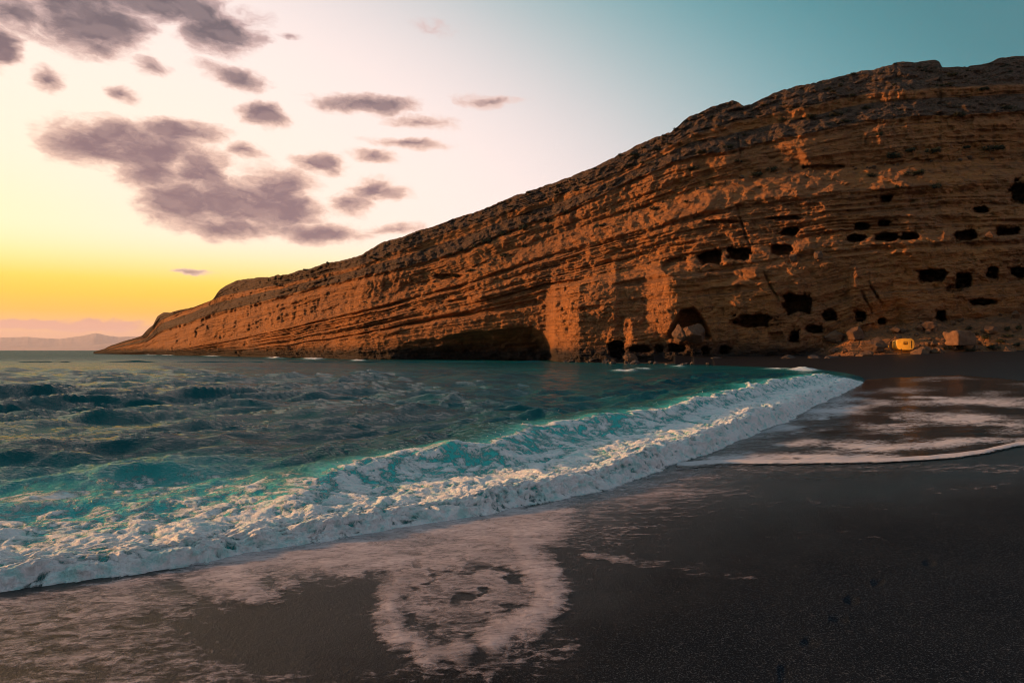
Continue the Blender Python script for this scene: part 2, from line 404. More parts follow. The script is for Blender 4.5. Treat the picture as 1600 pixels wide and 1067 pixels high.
# pillar catching the light
pil = sst(UU, 858, 868)*sst(UU, 915, 885)*sst(VV, 455, 480)
rel += -1.6*pil*(0.6+0.5*ridged(UU*0.05+VV*0.015, VV*0.02, 2, 101))
# lit facets turned to the left on the lower wall
for (u0, u1, v0, v1, am) in [(1008,1046,425,515,3.4),(972,986,500,545,2.2),(1130,1148,440,500,1.6),(868,905,450,560,2.6),(1326,1336,420,480,1.4),(1405,1420,470,510,1.4),(1060,1085,300,330,1.2)]:
    f = np.clip((UU-u0)/(u1-u0), 0, 1)
    k = sst(VV, v0-12, v0+8)*sst(VV, v1+10, v1-6)
    rel += k*am*(np.where(UU < u0, sst(UU, u0-90, u0)*0.5, 0.5-f*1.0+0) + np.where(UU > u1, 0.5*sst(UU, u1, u1+70), 0))
# caves: u, v, half width, half height, depth, squareness
CAVES = [(1056,414,20,11,2.2,3),(1110,402,18,10,6,2.6),(1155,397,17,9,6,2.6),(1222,390,17,8,4,2.2),(1234,362,13,5.5,5,2.5),(1339,372,14,5.5,5,2.5),
 (1346,354,11,5.5,4,2.2),(1386,371,16,6,6,2.8),(1420,369,14,5.5,5,2.6),(1381,349,11,4.5,3.5,2.2),(1510,368,16,8.5,6,2.4),(1575,362,17,5.5,5,2.4),(1533,328,13,4.5,4,2.2),
 (1456,430,19,9,7,2.8),(1506,437,12,11,6,2.3),(1491,451,14,6,3,2.0),(1551,426,7.5,9,6,3.2),(1594,425,13,7.5,6,2.6),
 (1245,475,21,13,7,2.4),(1296,493,10,7.5,6,2.0),(1344,494,8,9,5,2.0),(1378,502,5.5,4.5,4,2.0),(1470,492,7,7.5,5,3.2),(1536,472,16,4.5,4,2.0),
 (1178,501,26,9.5,6,3.2),(1213,526,10.5,6.5,1.2,6),(1242,526,7,7.5,5,4),(1272,514,16,5.5,4,2.0),(963,546,12,12,6,2.2),(1001,545,14,5,4,2.6),
 (1030,545,5.5,5.5,4,4),(1057,544,13,5.5,4,2.4),(1102,548,4.5,5.5,4,3.5),(1132,547,7,6,5,3),(1384,311,9,5,4,3),(1592,300,12,15,5,2.4),
 (1222,341,24,3,1.8,2.2),(1133,347,22,3,1.6,2.2),(1400,540,8,6,2,2),(700,432,22,4,2.2,2),(1290,262,30,4,1.5,2)]
cavem = np.zeros_like(VV)
for (u0, v0, a, b, dep, p) in CAVES:
    if dep > 3: rel += .55*ell(u0, v0+1, a*1.35, b*1.4, .3, 2.6)
    m = ell(u0, v0, a, b, 0.14, p+.6); rel += (dep*1.25 if dep > 3 else dep)*m; cavem = np.maximum(cavem, m*min(1, dep/4))
# arched recess that holds two boulders
aw = 3.0*fbm(UU*.06, VV*.08, 3, 110)
arch = sst(VV+aw, 480, 485)*sst(np.abs(UU-1077)-np.sqrt(np.maximum(VV+aw-478, 0))*5.0+2, 3, -3)*sst(VV+aw, 531, 524)
rel += 7.0*arch
# cracks
for (a0, b0, a1, b1) in [(1150,322,1172,388),(1193,425,1216,470),(1355,440,1378,475),(1345,455,1362,488),(1152,210,1156,245)]:
    t_ = np.clip(((UU-a0)*(a1-a0)+(VV-b0)*(b1-b0))/((a1-a0)**2+(b1-b0)**2), 0, 1)
    dd = np.hypot(UU-a0-t_*(a1-a0)+4*fbm(UU*.05, VV*.06, 3, int(a0)%50), VV-b0-t_*(b1-b0)); rel += 0.9*sst(dd, 2.4, 0.6)*(.5+.5*np.sin(t_*3.1))
D2 = D+rel
# surface sampler for things placed on the cliff
def cliff_depth(u, v):
    c = np.clip(np.interp(u, uu, np.arange(NC)), 0, NC-1); c = int(round(c))
    col = VV[:, c]
    return float(np.interp(-v, -col, D2[:, c]))
def cliff_point(u, v, off=0.0):
    d = cliff_depth(u, v)-off
    return Vector(((u-800)/FPX*d, d, H+d*(HOR-v)/FPX))
Xc = (UU-800)/FPX*D2; Zc = H+D2*EE
P = np.stack([Xc, D2, Zc], -1)
# skirt below the water and the plateau behind the edge
P0 = P[0:1].copy(); P0[..., 2] -= 2.5
back = []
nb = 14
es = EE[-1]
for k in range(1, nb+1):
    g = 70*(k/nb)**1.7
    dB = D2[-1]+g
    zt = Zc[-1]+g*np.minimum(es*0.55, 0.16)-0.15*min(1, k)+0.5*fbm(S1*0.3, S1*0+g*0.1, 3, 120)*min(1, k*.3)-0.3*min(1, k*.3)
    if k == nb: zt = zt-25
    back.append(np.stack([(uu-800)/FPX*dB, dB, zt], -1))
P = np.concatenate([P0, P, np.stack(back, 0)], 0)
def ext(a): return np.concatenate([a[0:1], a, np.repeat(a[-1:], nb, 0)], 0)
veg = np.clip(sst(Q, 40.3, 41.8)*0.9+led*0.75+0.08*tal+.15*benches+.5*(1-wall)*right+0.35*zoneDE*sst(fbm(SS*.05, Q*.3, 3, 131), 0, .4), 0, 1)
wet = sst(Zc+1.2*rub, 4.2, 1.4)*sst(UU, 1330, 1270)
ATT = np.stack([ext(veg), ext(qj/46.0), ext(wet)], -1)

m_rock, t, b, o = material('cliff_rock')
pos = t.node('ShaderNodeNewGeometry').outputs['Position']
a = t.sep(t.attr('rock'))
n_big = t.noise(pos, 0.09, 4, 0.55)
n_mid = t.noise(t.mapping(pos, (1, 1, 0.35)), 0.7, 6, 0.65)
n_fine = t.noise(pos, 2.6, 6, 0.7)
ochre = t.mix(t.smooth(n_big, 0.35, 0.65), (.39, .165, .052), (.32, .142, .056))
ochre = t.mix(t.smooth(n_mid, 0.45, 0.75), ochre, (.20, .095, .044))
ochre = t.mix(t.math('MULTIPLY', t.smooth(n_mid, 0.42, 0.2), 0.6), ochre, (.42, .215, .085))
cq = t.node('ShaderNodeCombineXYZ'); t.l.new(t.math('MULTIPLY', a[1], 46.0), cq.inputs[2])
strat = t.noise(t.vmath('ADD', cq.outputs[0], t.vmath('MULTIPLY', pos, (0.01, 0.01, 0.03))), 1.6, 5, 0.7)
ochre = t.mix(t.math('MULTIPLY', t.smooth(strat, 0.50, 0.64), 0.55), ochre, (.125, .062, .034))
grey = t.mix(t.smooth(n_fine, 0.35, 0.65), (.042, .030, .023), (.155, .092, .056))
vm = t.smooth(t.math('ADD', a[0], t.math('MULTIPLY', t.math('SUBTRACT', n_fine, 0.5), 1.1)), 0.30, 0.75)
c = t.mix(vm, ochre, grey)
c = t.mix(t.math('MULTIPLY', vm, t.smooth(t.noise(pos, 0.9, 6, 0.7), 0.56, 0.64)), c, (.035, .038, .022))
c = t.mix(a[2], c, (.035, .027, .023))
t.l.new(c, b.inputs['Base Color'])
b.inputs['Roughness'].default_value = 0.92; b.inputs['Specular IOR Level'].default_value = 0.25
pj = t.vmath('ADD', t.mapping(pos, (.8, .8, 1.6)), t.vmath('MULTIPLY', t.noise(pos, .8, 3, .5, 0, True), (.6, .6, .6)))
crk = t.smooth(t.voronoi(pj, .75, 'DISTANCE_TO_EDGE'), .0, .10)
crk2 = t.smooth(t.voronoi(pj, 2.1, 'DISTANCE_TO_EDGE'), .0, .14)
hgt = t.math('ADD', t.math('MULTIPLY', crk, .22), t.math('MULTIPLY', crk2, .09))
hgt = t.math('ADD', hgt, t.math('MULTIPLY', n_mid, 0.5))
hgt = t.math('ADD', t.math('MULTIPLY', hgt, 1.0), t.math('ADD', t.math('MULTIPLY', n_fine, 0.28), t.math('MULTIPLY', strat, 0.35)))
t.l.new(t.bump(hgt, 1.0, .9), b.inputs['Normal'])
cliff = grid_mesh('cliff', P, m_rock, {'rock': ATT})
tag(cliff, 'layered ochre sandstone cliff headland pierced by carved caves', 'cliff', kind='structure')

# ================================================================== distant mountains
m_mtn = simple('mountain_rock', (.19, .15, .17), 0.95, 0.2, 0.002, 0.2)
def ridge(name, pts, dist, seed, rough):
    u = np.arange(pts[0][0], pts[-1][0]+.1, 1.0)
    v = HOR-(HOR-line(u, pts))*.86-rough*np.abs(fbm(u*0.05, u*0, 4, seed))
    rows = []
    for k, f in enumerate([0, .3, .55, .75, .9, 1, .8, 0]):
        d = dist+k*dist*0.02
        hgt_ = (HOR-v)/FPX*(dist*1.10)*f*(1+0.15*fbm(u*0.08+k*3, u*0+k, 3, seed+1)*(f < 1))
        rows.append(np.stack([(u-800)/FPX*d, np.full_like(u, d), hgt_-2], -1))
    return tag(grid_mesh(name, np.stack(rows, 0), m_mtn), kind='structure')
ridge('mountain_range', [(-500,533),(-300,522),(-150,526),(-60,520),(0,524),(40,523),(90,527),(128,521),(150,516),(168,521),(185,523),(215,522),(260,529),(330,537),(420,545)], 33000, 5, 1.5)
ridge('coast_hills', [(-500,541),(-200,538),(0,541),(60,543),(120,541),(165,535),(190,534),(240,538),(300,545)], 26000, 9, 1.0)

# ================================================================== SHORE GEOMETRY
def ground(u, v, z):
    d = (H-z)*FPX/(v-HOR); return ((u-800)/FPX*d, d)
FRONT_PX = [(0,920),(100,905),(200,886),(300,868),(400,846),(500,832),(600,820),(700,808),(800,795),(880,775),(950,755),(1000,738),(1060,720),(1120,697),(1180,672),(1235,652),(1275,630),(1320,611),(1352,595)]
fr = [(-26, -3.0), (-16, 1.2), (-9, 4.3)]+[ground(u, v, 0.12) for u, v in FRONT_PX]+[(30.5, 60), (33.5, 70), (34.5, 79), (33, 88), (30, 97)]
fr = np.array(fr)
def resample(p, n):
    s = np.concatenate([[0], np.cumsum(np.hypot(*np.diff(p, axis=0).T))]); q = np.linspace(0, s[-1], n)
    return np.stack([np.interp(q, s, p[:, 0]), np.interp(q, s, p[:, 1])], -1)
fr = resample(fr, 400)
for _ in range(60): fr[1:-1] = 0.25*fr[:-2]+0.5*fr[1:-1]+0.25*fr[2:]
fs = np.concatenate([[0], np.cumsum(np.hypot(*np.diff(fr, axis=0).T))])
tang = np.gradient(fr, axis=0); tang /= np.linalg.norm(tang, axis=1)[:, None]
nrm = np.stack([-tang[:, 1], tang[:, 0]], -1)          # seaward
def shore_sd(X, Y):
    """signed distance (positive seaward) and along-shore coordinate"""
    sh = X.shape; x = X.ravel().astype(np.float32); y = Y.ravel().astype(np.float32)
    best = np.full(x.shape, 1e9, np.float32); sdv = np.zeros_like(best); al = np.zeros_like(best)
    pts = fr[::5]; ss = fs[::5]
    for i in range(len(pts)-1):
        a, b_ = pts[i], pts[i+1]; dx, dy = b_-a; L2 = dx*dx+dy*dy
        tq = np.clip(((x-a[0])*dx+(y-a[1])*dy)/L2, 0, 1)
        ex, ey = x-a[0]-tq*dx, y-a[1]-tq*dy; d2 = ex*ex+ey*ey
        sg = dx*ey-dy*ex
        m = d2 < best
        best = np.where(m, d2, best); sdv = np.where(m, np.sqrt(d2)*np.sign(sg), sdv); al = np.where(m, ss[i]+tq*(ss[i+1]-ss[i]), al)
    return sdv.reshape(sh), al.reshape(sh)

# polar grid about the observer's foot
def fan(u_lo, u_hi, nu, extra_l, extra_r):
    u = np.linspace(u_lo, u_hi, nu); ang = np.arctan((u-800)/FPX)
    return np.concatenate([np.radians(extra_l), ang, np.radians(extra_r)])

# ------------------------------------------------------------------ waves
rw = np.random.RandomState(5)
WAVES = []
for i in range(64):
    lam = 0.45*(15/0.45)**(i/63.0); aa = R(-33)+rw.randn()*0.55   # heading measured from -Y
    WAVES.append((2*math.pi/lam, math.sin(aa+R(66)), -math.cos(aa+R(66)), 0.0085*lam*(0.7+0.6*rw.rand())*(1.0 if lam < 4 else (.6 if lam < 7 else .25)), rw.rand()*6.28, lam))
def chop(X, Y, minwl):
    dx = np.zeros(X.shape, np.float32); dy = dx.copy(); dz = dx.copy()
    X = X.astype(np.float32); Y = Y.astype(np.float32)
    gust = 1+0.25*fbm(X*0.03, Y*0.03, 2, 201)+.35*fbm(X*0.15, Y*0.15, 2, 202)
    wx = 1.6*perlin(X*0.11, Y*0.11, 203); wy = 1.6*perlin(X*0.11, Y*0.11, 204)
    for (k, cx, cy, am, ph, lam) in WAVES:
        wgt = sst(lam/minwl, 1.0, 2.0)*am
        p = (k*(cx*(X+wx)+cy*(Y+wy))+ph).astype(np.float32)
        s_, c_ = np.sin(p), np.cos(p)
        dz += wgt*c_; dx -= 0.9*wgt*cx*s_; dy -= 0.9*wgt*cy*s_
    # sharp-crested wind chop: ridged noise stretched along the crests
    X2, Y2 = X+.35*wx, Y+.35*wy
    for i, (lam, am) in enumerate([(5.2, .17), (2.7, .16), (1.35, .10), (.68, .048), (.34, .02)]):
        an = R(33)+[-.25, .3, -.1, .35, -.3][i]
        px, py = X2*math.sin(an)-Y2*math.cos(an), X2*math.cos(an)+Y2*math.sin(an)
        wgt = sst(lam/minwl, .8, 1.8)*am
        rg = 1-2.4*np.abs(perlin(px/lam+.25*perlin(py/lam*.5, px/lam*.5, 207), py/(lam*2.1), 220+i))
        dz += wgt*rg*(1+.8*perlin(X2/lam*.22, Y2/lam*.22, 230+i))
    return dx*gust, dy*gust, dz*gust

# ------------------------------------------------------------------ breaker geometry (s along shore, d seaward)
CREST_PX = [(455,742),(500,716),(560,706),(620,697),(680,691),(740,689),(800,675),(870,660),(950,652),(1050,641),(1120,624),(1200,604),(1290,586),(1340,580)]
cp = np.array([ground(u, v, 0.5) for u, v in CREST_PX])
cd, cs_ = shore_sd(cp[:, 0], cp[:, 1])
s_at = {}
fp = np.array([ground(u, v, 0.12) for u, v in FRONT_PX]); _, fpa = shore_sd(fp[:, 0], fp[:, 1])
def s_of_u(u): return np.interp(u, [p[0] for p in FRONT_PX], fpa)
S_END = fpa[-1]
print('crest d', np.round(cd, 2), 'shore s', np.round(fpa, 1), 'crest s', np.round(cs_, 1))
def breaker(s, d):
    """height, foam, aeration for breaker coordinates"""
    dd = d-(0.24*fbm(s*0.45, s*0, 3, 301)+0.17*fbm(s*1.7, s*0, 3, 302)+.09*(np.abs(perlin(s*4.2, s*0, 309))-.25)+.04*np.abs(perlin(s*11, s*0, 308)))
    s0, s1 = s_of_u(0), s_of_u(1000)
    taper = sst(s, S_END+6, S_END-6)
    hf = np.interp(s, [s0-20, s0, s_of_u(500), s_of_u(900), s_of_u(1200), S_END], [.12, .14, .17, .22, .42, .40])*taper
    hf = hf*(1+0.55*fbm(s*0.5, s*0, 3, 303))
    wf = np.interp(s, [s0, s1, S_END], [.30, .40, .9])
    up = sst(dd, -0.02, wf)
    z1 = hf*up**0.8*(0.35+0.65*np.exp(-np.maximum(dd-wf, 0)/np.interp(s, [s0, s1, S_END], [1.3, 1.6, 3.0])))
    z1 = z1*sst(dd, 8.5, 3.5)
    d2 = np.interp(s, cs_, cd)+0.35*fbm(s*0.35, s*0, 3, 305)
    h2 = np.interp(s, [cs_[0]-1.5, cs_[1], cs_[4], cs_[8], cs_[11], cs_[13]+3], [0, .20, .36, .38, .52, .15])*(1+.22*fbm(s*0.5, s*0, 3, 306))
    q = dd-d2
    z2 = h2*np.where(q < 0, np.exp(-(q/0.75)**2), np.exp(-(q/1.9)**2))
    foam = sst(dd, -.06, .0)*np.interp(dd, [-.05, .0, 1.2, 2.2, 3.2, 4.6, 6.0], [1, 1, .86, .66, .50, .30, 0])
    on2 = sst(s, cs_[0]-1, cs_[2])
    between = sst(dd, 0.0, 0.4)*sst(q, 0.35, -0.25)
    foam = foam*(1-on2)+on2*np.maximum(foam*sst(q, .6, -.6), between*np.interp(-q, [0, .3, .9, 1.6], [.62, .44, .50, .66]))
    foam = np.maximum(foam, on2*.72*np.exp(-((q+.05)/.18)**2))
    rightw = sst(s, s_of_u(1000), s_of_u(1200))
    foam = np.maximum(foam, rightw*between*0.72)
    aer = np.clip(up*np.interp(dd, [0, 2.5, 5, 8], [1, .9, .45, 0])+on2*between*0.9, 0, 1)*(1-on2+on2*sst(q, .8, -.2))
    return z1+z2, foam*taper, aer*taper, dd, q, on2, hf, taper

# ------------------------------------------------------------------ water material
def foam_mix(t, b, pos, foam, aer, scale=1.0):
    p1 = t.vmath('ADD', pos, t.vmath('MULTIPLY', t.vmath('SUBTRACT', t.noise(pos, 2.2*scale, 3, 0.5, 0, True), (.5, .5, .5)), (.5, .5, .5)))
    lace = t.math('SUBTRACT', 1.0, t.math('ABSOLUTE', t.math('MULTIPLY', t.math('SUBTRACT', t.noise(p1, 4.6*scale, 7, 0.66), 0.5), 4.6)))
    fine = t.noise(p1, 20*scale, 6, 0.72)
    pat = t.math('ADD', t.math('MULTIPLY', lace, 0.52), t.math('MULTIPLY', fine, 0.62))
    thr = t.math('SUBTRACT', 1.10, t.math('MULTIPLY', foam, 1.12))
    return t.math('MULTIPLY', t.smooth(pat, t.math('SUBTRACT', thr, 0.16), t.math('ADD', thr, 0.16)), t.smooth(foam, 0.02, 0.15)), fine

m_sea, t, b, o = material('sea_water')
pos = t.node('ShaderNodeNewGeometry').outputs['Position']
a = t.sep(t.attr('water'))
fm, fine = foam_mix(t, b, pos, a[0], a[1])
deep = t.mix(t.smooth(t.noise(pos, 0.05, 3), .35, .65), (.002, .070, .085), (.003, .105, .112))
wc = t.mix(a[1], deep, (.06, .52, .50))
fc = t.mix(t.smooth(t.noise(pos, 5.0, 5, 0.65), 0.32, 0.54), (.50, .82, .81), (.92, .95, .96))
t.l.new(t.mix(fm, wc, fc), b.inputs['Base Color'])
t.l.new(t.math('ADD', t.math('MULTIPLY', fm, 0.5), t.smooth(t.vmath('LENGTH', pos), 18, 250, .045, .36)), b.inputs['Roughness'])
b.inputs['IOR'].default_value = 1.26; b.inputs['Specular Tint'].default_value = (1, .70, .38, 1)  # gold of the sunset reflections is put into the specular tint
dcam = t.vmath('LENGTH', pos)
n1 = t.math('SUBTRACT', 1.0, t.math('ABSOLUTE', t.math('MULTIPLY', t.math('SUBTRACT', t.noise(t.mapping(pos, (1, 1.9, 1), (0, 0, R(30))), 3.6, 4, 0.6), .5), 3.0)))
n2 = t.noise(t.mapping(pos, (1, 1.5, 1), (0, 0, R(25))), 0.55, 5, 0.6)
n3 = t.noise(t.mapping(pos, (1, 1.5, 1), (0, 0, R(25))), 0.12, 5, 0.65)
bd = t.math('ADD', t.math('MULTIPLY', n1, t.math('MULTIPLY', t.smooth(dcam, 160, 15, .6, 1), 0.04)),
     t.math('ADD', t.math('MULTIPLY', n2, t.smooth(dcam, 10, 70, 0.03, 0.34)), t.math('MULTIPLY', n3, t.smooth(dcam, 40, 400, 0.0, 4.5))))
bd = t.math('ADD', bd, t.math('MULTIPLY', t.math('ADD', t.math('MULTIPLY', fine, .05), t.math('MULTIPLY', t.noise(pos, 48, 4, .7), .012)), fm))
bn = t.bump(bd, 1.0, 1.0)
nz = t.noise(t.mapping(pos, (1, 1.5, 1), (0, 0, R(28))), 1.4, 4, .6, 0, True)      # unresolved ripples of the open sea
tilt = t.vmath('MULTIPLY', t.vmath('SUBTRACT', nz, (.5, .5, .5)), (1.7, 1.7, 0))
nrm_ = t.vmath('NORMALIZE', t.vmath('ADD', bn, t.vmath('SCALE', tilt, scale=t.smooth(dcam, 35, 220, .03, .6))))
t.l.new(nrm_, b.inputs['Normal'])
# light scattered back out of the water body, where the small waves hide the mirror surface
df = t.node('ShaderNodeBsdfDiffuse'); t.l.new(t.mix(fm, wc, fc), df.inputs['Color']); t.l.new(nrm_, df.inputs['Normal'])
ms = t.node('ShaderNodeMixShader'); t.l.new(t.math('MULTIPLY', t.math('SUBTRACT', 1.0, fm), .42), ms.inputs[0])
t.l.new(b.outputs[0], ms.inputs[1]); t.l.new(df.outputs[0], ms.inputs[2]); t.l.new(ms.outputs[0], o.inputs[0])

# ------------------------------------------------------------------ sea sheet
angs = fan(-60, 1660, 980, [-100, -85, -72, -62, -54, -48, -44], [42, 46, 52, 60])
vrow = np.concatenate([547+np.array([.37, .45, .6, .8, 1.0, 1.25]), np.arange(548.5, 566, .33), np.arange(566, 640, .62), np.arange(640, 700, 1.0), np.arange(700, 960, 1.8), np.arange(960, 1400, 20)])
rr = H*FPX/(vrow-HOR)
Yg = np.broadcast_to(rr[:, None], (len(rr), len(angs)))
# constant-depth rows in front, arcs at the sides
ct = np.cos(np.clip(angs, -R(40), R(40)))
Rg = rr[:, None]/ct[None]
Xs, Ys = Rg*np.sin(angs)[None], Rg*np.cos(angs)[None]
sd_, al_ = shore_sd(Xs, Ys)
drow = np.abs(np.gradient(rr))[:, None]*np.ones_like(Xs)
minwl = np.maximum(drow*2.2, Rg*0.0016*2.5)
cx_, cy_, cz_ = chop(Xs, Ys, minwl)
fade = sst(sd_, 1.0, 6.5)*(0.7+0.3*sst(sd_, 6, 40))
calm = 1-0.45*sst(np.degrees(np.arctan2(Xs, Ys)), -6, 9)*sst(Rg, 14, 24)     # lee of the cliff
Zs = cz_*fade*calm
sink = 0.35*sst(sd_, 9.2, 7.8)*sst(al_, S_END+9, S_END+1)
Zs = Zs-sink
Xs2, Ys2 = Xs+cx_*fade*calm, Ys+cy_*fade*calm
upx = 800+FPX*Xs/np.maximum(Ys, .01); vpx = HOR+H*FPX/np.maximum(Ys, .01)
foam = np.zeros_like(Xs)
for (u0, v0, a_, b_, st) in [(332,555.5,14,1.6,.8),(262,554.5,10,1.0,.7),(430,559,14,1.3,.7),(490,560.5,16,1.6,.85),(560,563.5,12,1.3,.6),(236,554,12,1,.6),(975,580,20,1.7,.62),(1005,577,14,1.2,.55),(1060,573,14,1.2,.5),(1255,579,24,2,.8),(1215,577,24,1.4,.6),(898,640,6,2.0,.8),(1120,600,14,1.5,.5),(790,660,18,2,.4)]:
    foam = np.maximum(foam, st*np.exp(-((upx-u0)/a_)**2-((vpx-v0)/b_)**2))
Zs = Zs+0.5*foam*(Ys > 50)*(0.6+.8*perlin(Xs*.8, Ys*.2, 210))
aer = np.clip(foam*0.8, 0, 1)
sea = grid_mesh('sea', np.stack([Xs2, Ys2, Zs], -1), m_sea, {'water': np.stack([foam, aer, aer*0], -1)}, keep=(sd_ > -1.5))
tag(sea, kind='structure')

# ------------------------------------------------------------------ breaking wave strip
cols = []; s = s_of_u(0)-9.0
while s < S_END+8:
    p = np.array([np.interp(s, fs, fr[:, 0]), np.interp(s, fs, fr[:, 1])]); r_ = max(6.0, math.hypot(*p))
    cols.append(s); s += r_*0.0021
cols = np.array(cols)
dr_ = np.concatenate([np.linspace(-0.35, 0.05, 12), np.linspace(.06, .9, 62), np.linspace(.92, 3.2, 66), np.linspace(3.26, 9.4, 62)])
Sg, Dg = np.meshgrid(cols, dr_)
fx, fy = np.interp(cols, fs, fr[:, 0]), np.interp(cols, fs, fr[:, 1])
nx, ny = np.interp(cols, fs, nrm[:, 0]), np.interp(cols, fs, nrm[:, 1])
widen = np.interp(cols, [s_of_u(900), S_END], [1.0, 1.25])[None]
Dw = Dg*widen
Xb, Yb = fx[None]+nx[None]*Dw, fy[None]+ny[None]*Dw
hz, fo, ae_, ddw, qq, on2, hf_, tap = breaker(Sg, Dw)
cxb, cyb, czb = chop(Xb, Yb, np.maximum(0.3, np.hypot(Xb, Yb)*.004))
sdb = Dw
fadeb = sst(sdb, 1.0, 6.5)*(0.7+0.3*sst(sdb, 6, 40))
rb = np.hypot(Xb, Yb); lod = np.clip(10/rb, .35, 1)
wx = .25*perlin(Xb*1.1, Yb*1.1, 310); wy = .25*perlin(Xb*1.1, Yb*1.1, 311)
bil = (1-np.abs(perlin((Xb+wx)*1.5, (Yb+wy)*1.5+hz*2, 312))*2)*.5+(1-np.abs(perlin((Xb+wx)*3.4, (Yb+wy)*3.4+hz*4, 313))*2)*.3+(1-np.abs(perlin(Xb*7.5, Yb*7.5+hz*8, 314))*2)*.16
def cell(f, sd): return np.abs(perlin((Xb+wy)*f, (Yb+wx)*f+hz*f*1.3, sd))
bil2 = 0.17*cell(1.4, 315)+0.115*cell(3.1, 316)+0.08*cell(6.7, 317)+0.045*cell(14, 318)+.024*cell(30, 319)
lump = (bil2-0.10)*np.clip(fo*1.5-.35, 0, 1)
front = sst(ddw, -.02, .12)*sst(ddw, 1.0, .35)
turb = 0.07*fbm(Xb*1.3, Yb*1.3, 4, 320)*sst(ddw, .2, 1.2)*sst(ddw, 7.5, 5)*tap
chip = sst(ddw, 0.0, .15)
scl = np.interp(cols, [s_of_u(900), S_END], [1.0, 1.7])[None]
Zb = hz+(lump*0.40*scl+turb*1.3)*chip+czb*fadeb
Xb2 = Xb-nx[None]*lump*front*0.6*scl+cxb*fadeb; Yb2 = Yb-ny[None]*lump*front*0.6*scl+cyb*fadeb
# lip leaning shoreward on the second crest
lean = 0.28*np.exp(-(qq/.5)**2)*on2*tap
Xb2 -= nx[None]*lean; Yb2 -= ny[None]*lean
edge_ = sst(Dw/widen, 9.4, 8.4)
Zb = Zb*1.0-(1-edge_)*0.05
Zb = np.where(ddw < 0, np.minimum(Zb, 0.0)-0.06, Zb)+0.02
hol = bil2-.11
fo2 = np.clip(fo*.64+(3.2*hol+.16*fbm(Xb*.9, Yb*.9, 3, 330))*sst(fo, .05, .35), 0, 1)
strip_att = np.stack([fo2, ae_, ae_*0], -1)
SHIFT = 0.0

# ================================================================== BEACH
def sand_z(X, Y, sdv):
    d = -sdv
    z = np.where(d > 0, 0.085*d-0.0008*d*d*(d < 40), 0.11*d)
    z = np.where(d > 0, np.minimum(z, 0.085*d), z)
    z = np.where(d > 40, 0.085*40-1.28+(d-40)*0.03, z)
    z = np.maximum(z, -4.0)+0.02
    z = z+0.05*fbm(X*0.12, Y*0.12, 3, 401)*sst(d, 0, 6)+0.012*fbm(X*0.8, Y*0.8, 3, 402)
    return z
angs = fan(-120, 1720, 860, [-179, -150, -120, -95, -78, -66, -56, -50], [45, 50, 56, 66, 80, 100, 125, 150, 179])
vrow = np.concatenate([np.arange(562, 600, 1.0), np.arange(600, 700, 1.6), np.arange(700, 1100, 1.7), np.geomspace(1100, 6000, 26)])
rr = (H-.25)*FPX/(vrow-HOR)
ct = np.cos(np.clip(angs, -R(42), R(42)))
Rg = rr[:, None]/ct[None]
Xg, Yg = Rg*np.sin(angs)[None], Rg*np.cos(angs)[None]
sdg, alg = shore_sd(Xg, Yg)
Zg = sand_z(Xg, Yg, sdg)
UG = 800+FPX*Xg/np.where(Yg > .2, Yg, .2); VG = HOR+(H-Zg)*FPX/np.where(Yg > .2, Yg, .2)
infront = (Yg > .5)
# footprints trodden into the sand
for (u0, v0) in [(1372,909),(1333,938),(1310,967),(1262,1003),(1226,1045),(1452,880)]:
    a_ = 11*(v0-HOR)/400; b_ = 6*(v0-HOR)/400
    e_ = np.hypot((UG-u0)/a_, (VG-v0)/b_)
    e_ = e_*(1+.5*perlin(UG*.05, VG*.07, int(u0)%60)); Zg -= 0.0105*sst(e_, 1.3, .1)*infront; Zg += 0.001*np.exp(-((e_-1.45)/.35)**2)*infront
def poly_dist(u, v, pts):
    best = np.full(u.shape, 1e9); tpar = np.zeros(u.shape); n = len(pts)-1
    for i in range(n):
        (a0, b0), (a1, b1) = pts[i], pts[i+1]
        t_ = np.clip(((u-a0)*(a1-a0)+(v-b0)*(b1-b0))/((a1-a0)**2+(b1-b0)**2), 0, 1)
        d_ = np.hypot(u-a0-t_*(a1-a0), (v-b0-t_*(b1-b0))*1.0)
        m = d_ < best; best = np.where(m, d_, best); tpar = np.where(m, (i+t_)/n, tpar)
    return best, tpar
def in_poly(u, v, pts):
    ins = np.zeros(u.shape, bool); n = len(pts)
    for i in range(n):
        (x0, y0), (x1, y1) = pts[i], pts[(i+1) % n]
        c = ((y0 > v) != (y1 > v)) & (u < (x1-x0)*(v-y0)/((y1-y0) or 1e-9)+x0)
        ins ^= c
    d, _ = poly_dist(u, v, pts+[pts[0]])
    return np.where(ins, d, -d)
vfront = line(UG, FRONT_PX)
wetline = line(UG, [(-200,1500),(0,1300),(300,1180),(560,1090),(760,1050),(900,1010),(1000,940),(1200,860),(1400,800),(1580,760),(1700,740)])
wob = 25*fbm(UG*.008, VG*.02, 3, 411)
wetb = sst(wetline-VG+wob*2.5, -130, 150)
wetb = np.where(infront, wetb, 0)
_l6 = np.array([(1060,726),(1300,722),(1450,717),(1540,707),(1592,694),(1700,688)], float)
ref = np.maximum(vfront, np.where(UG > 1060, np.interp(UG, _l6[:, 0], _l6[:, 1]), 0))
sheen = np.where(infront, sst(VG-ref+14*fbm(UG*.01, VG*.03, 3, 415), 95, 8)*sst(UG, 200, 420)*sst(VG, 610, 660), 0)
m_sand, t, b, o = material('beach_sand')
pos = t.node('ShaderNodeNewGeometry').outputs['Position']
a = t.sep(t.attr('sand'))
g1 = t.noise(pos, 95, 3, 0.7); g2 = t.noise(pos, 38, 4, 0.7); g3 = t.noise(pos, 1.4, 5, 0.6)
dry = t.mix(t.smooth(g3, .3, .7), (.0045, .0085, .0145), (.008, .0125, .019))
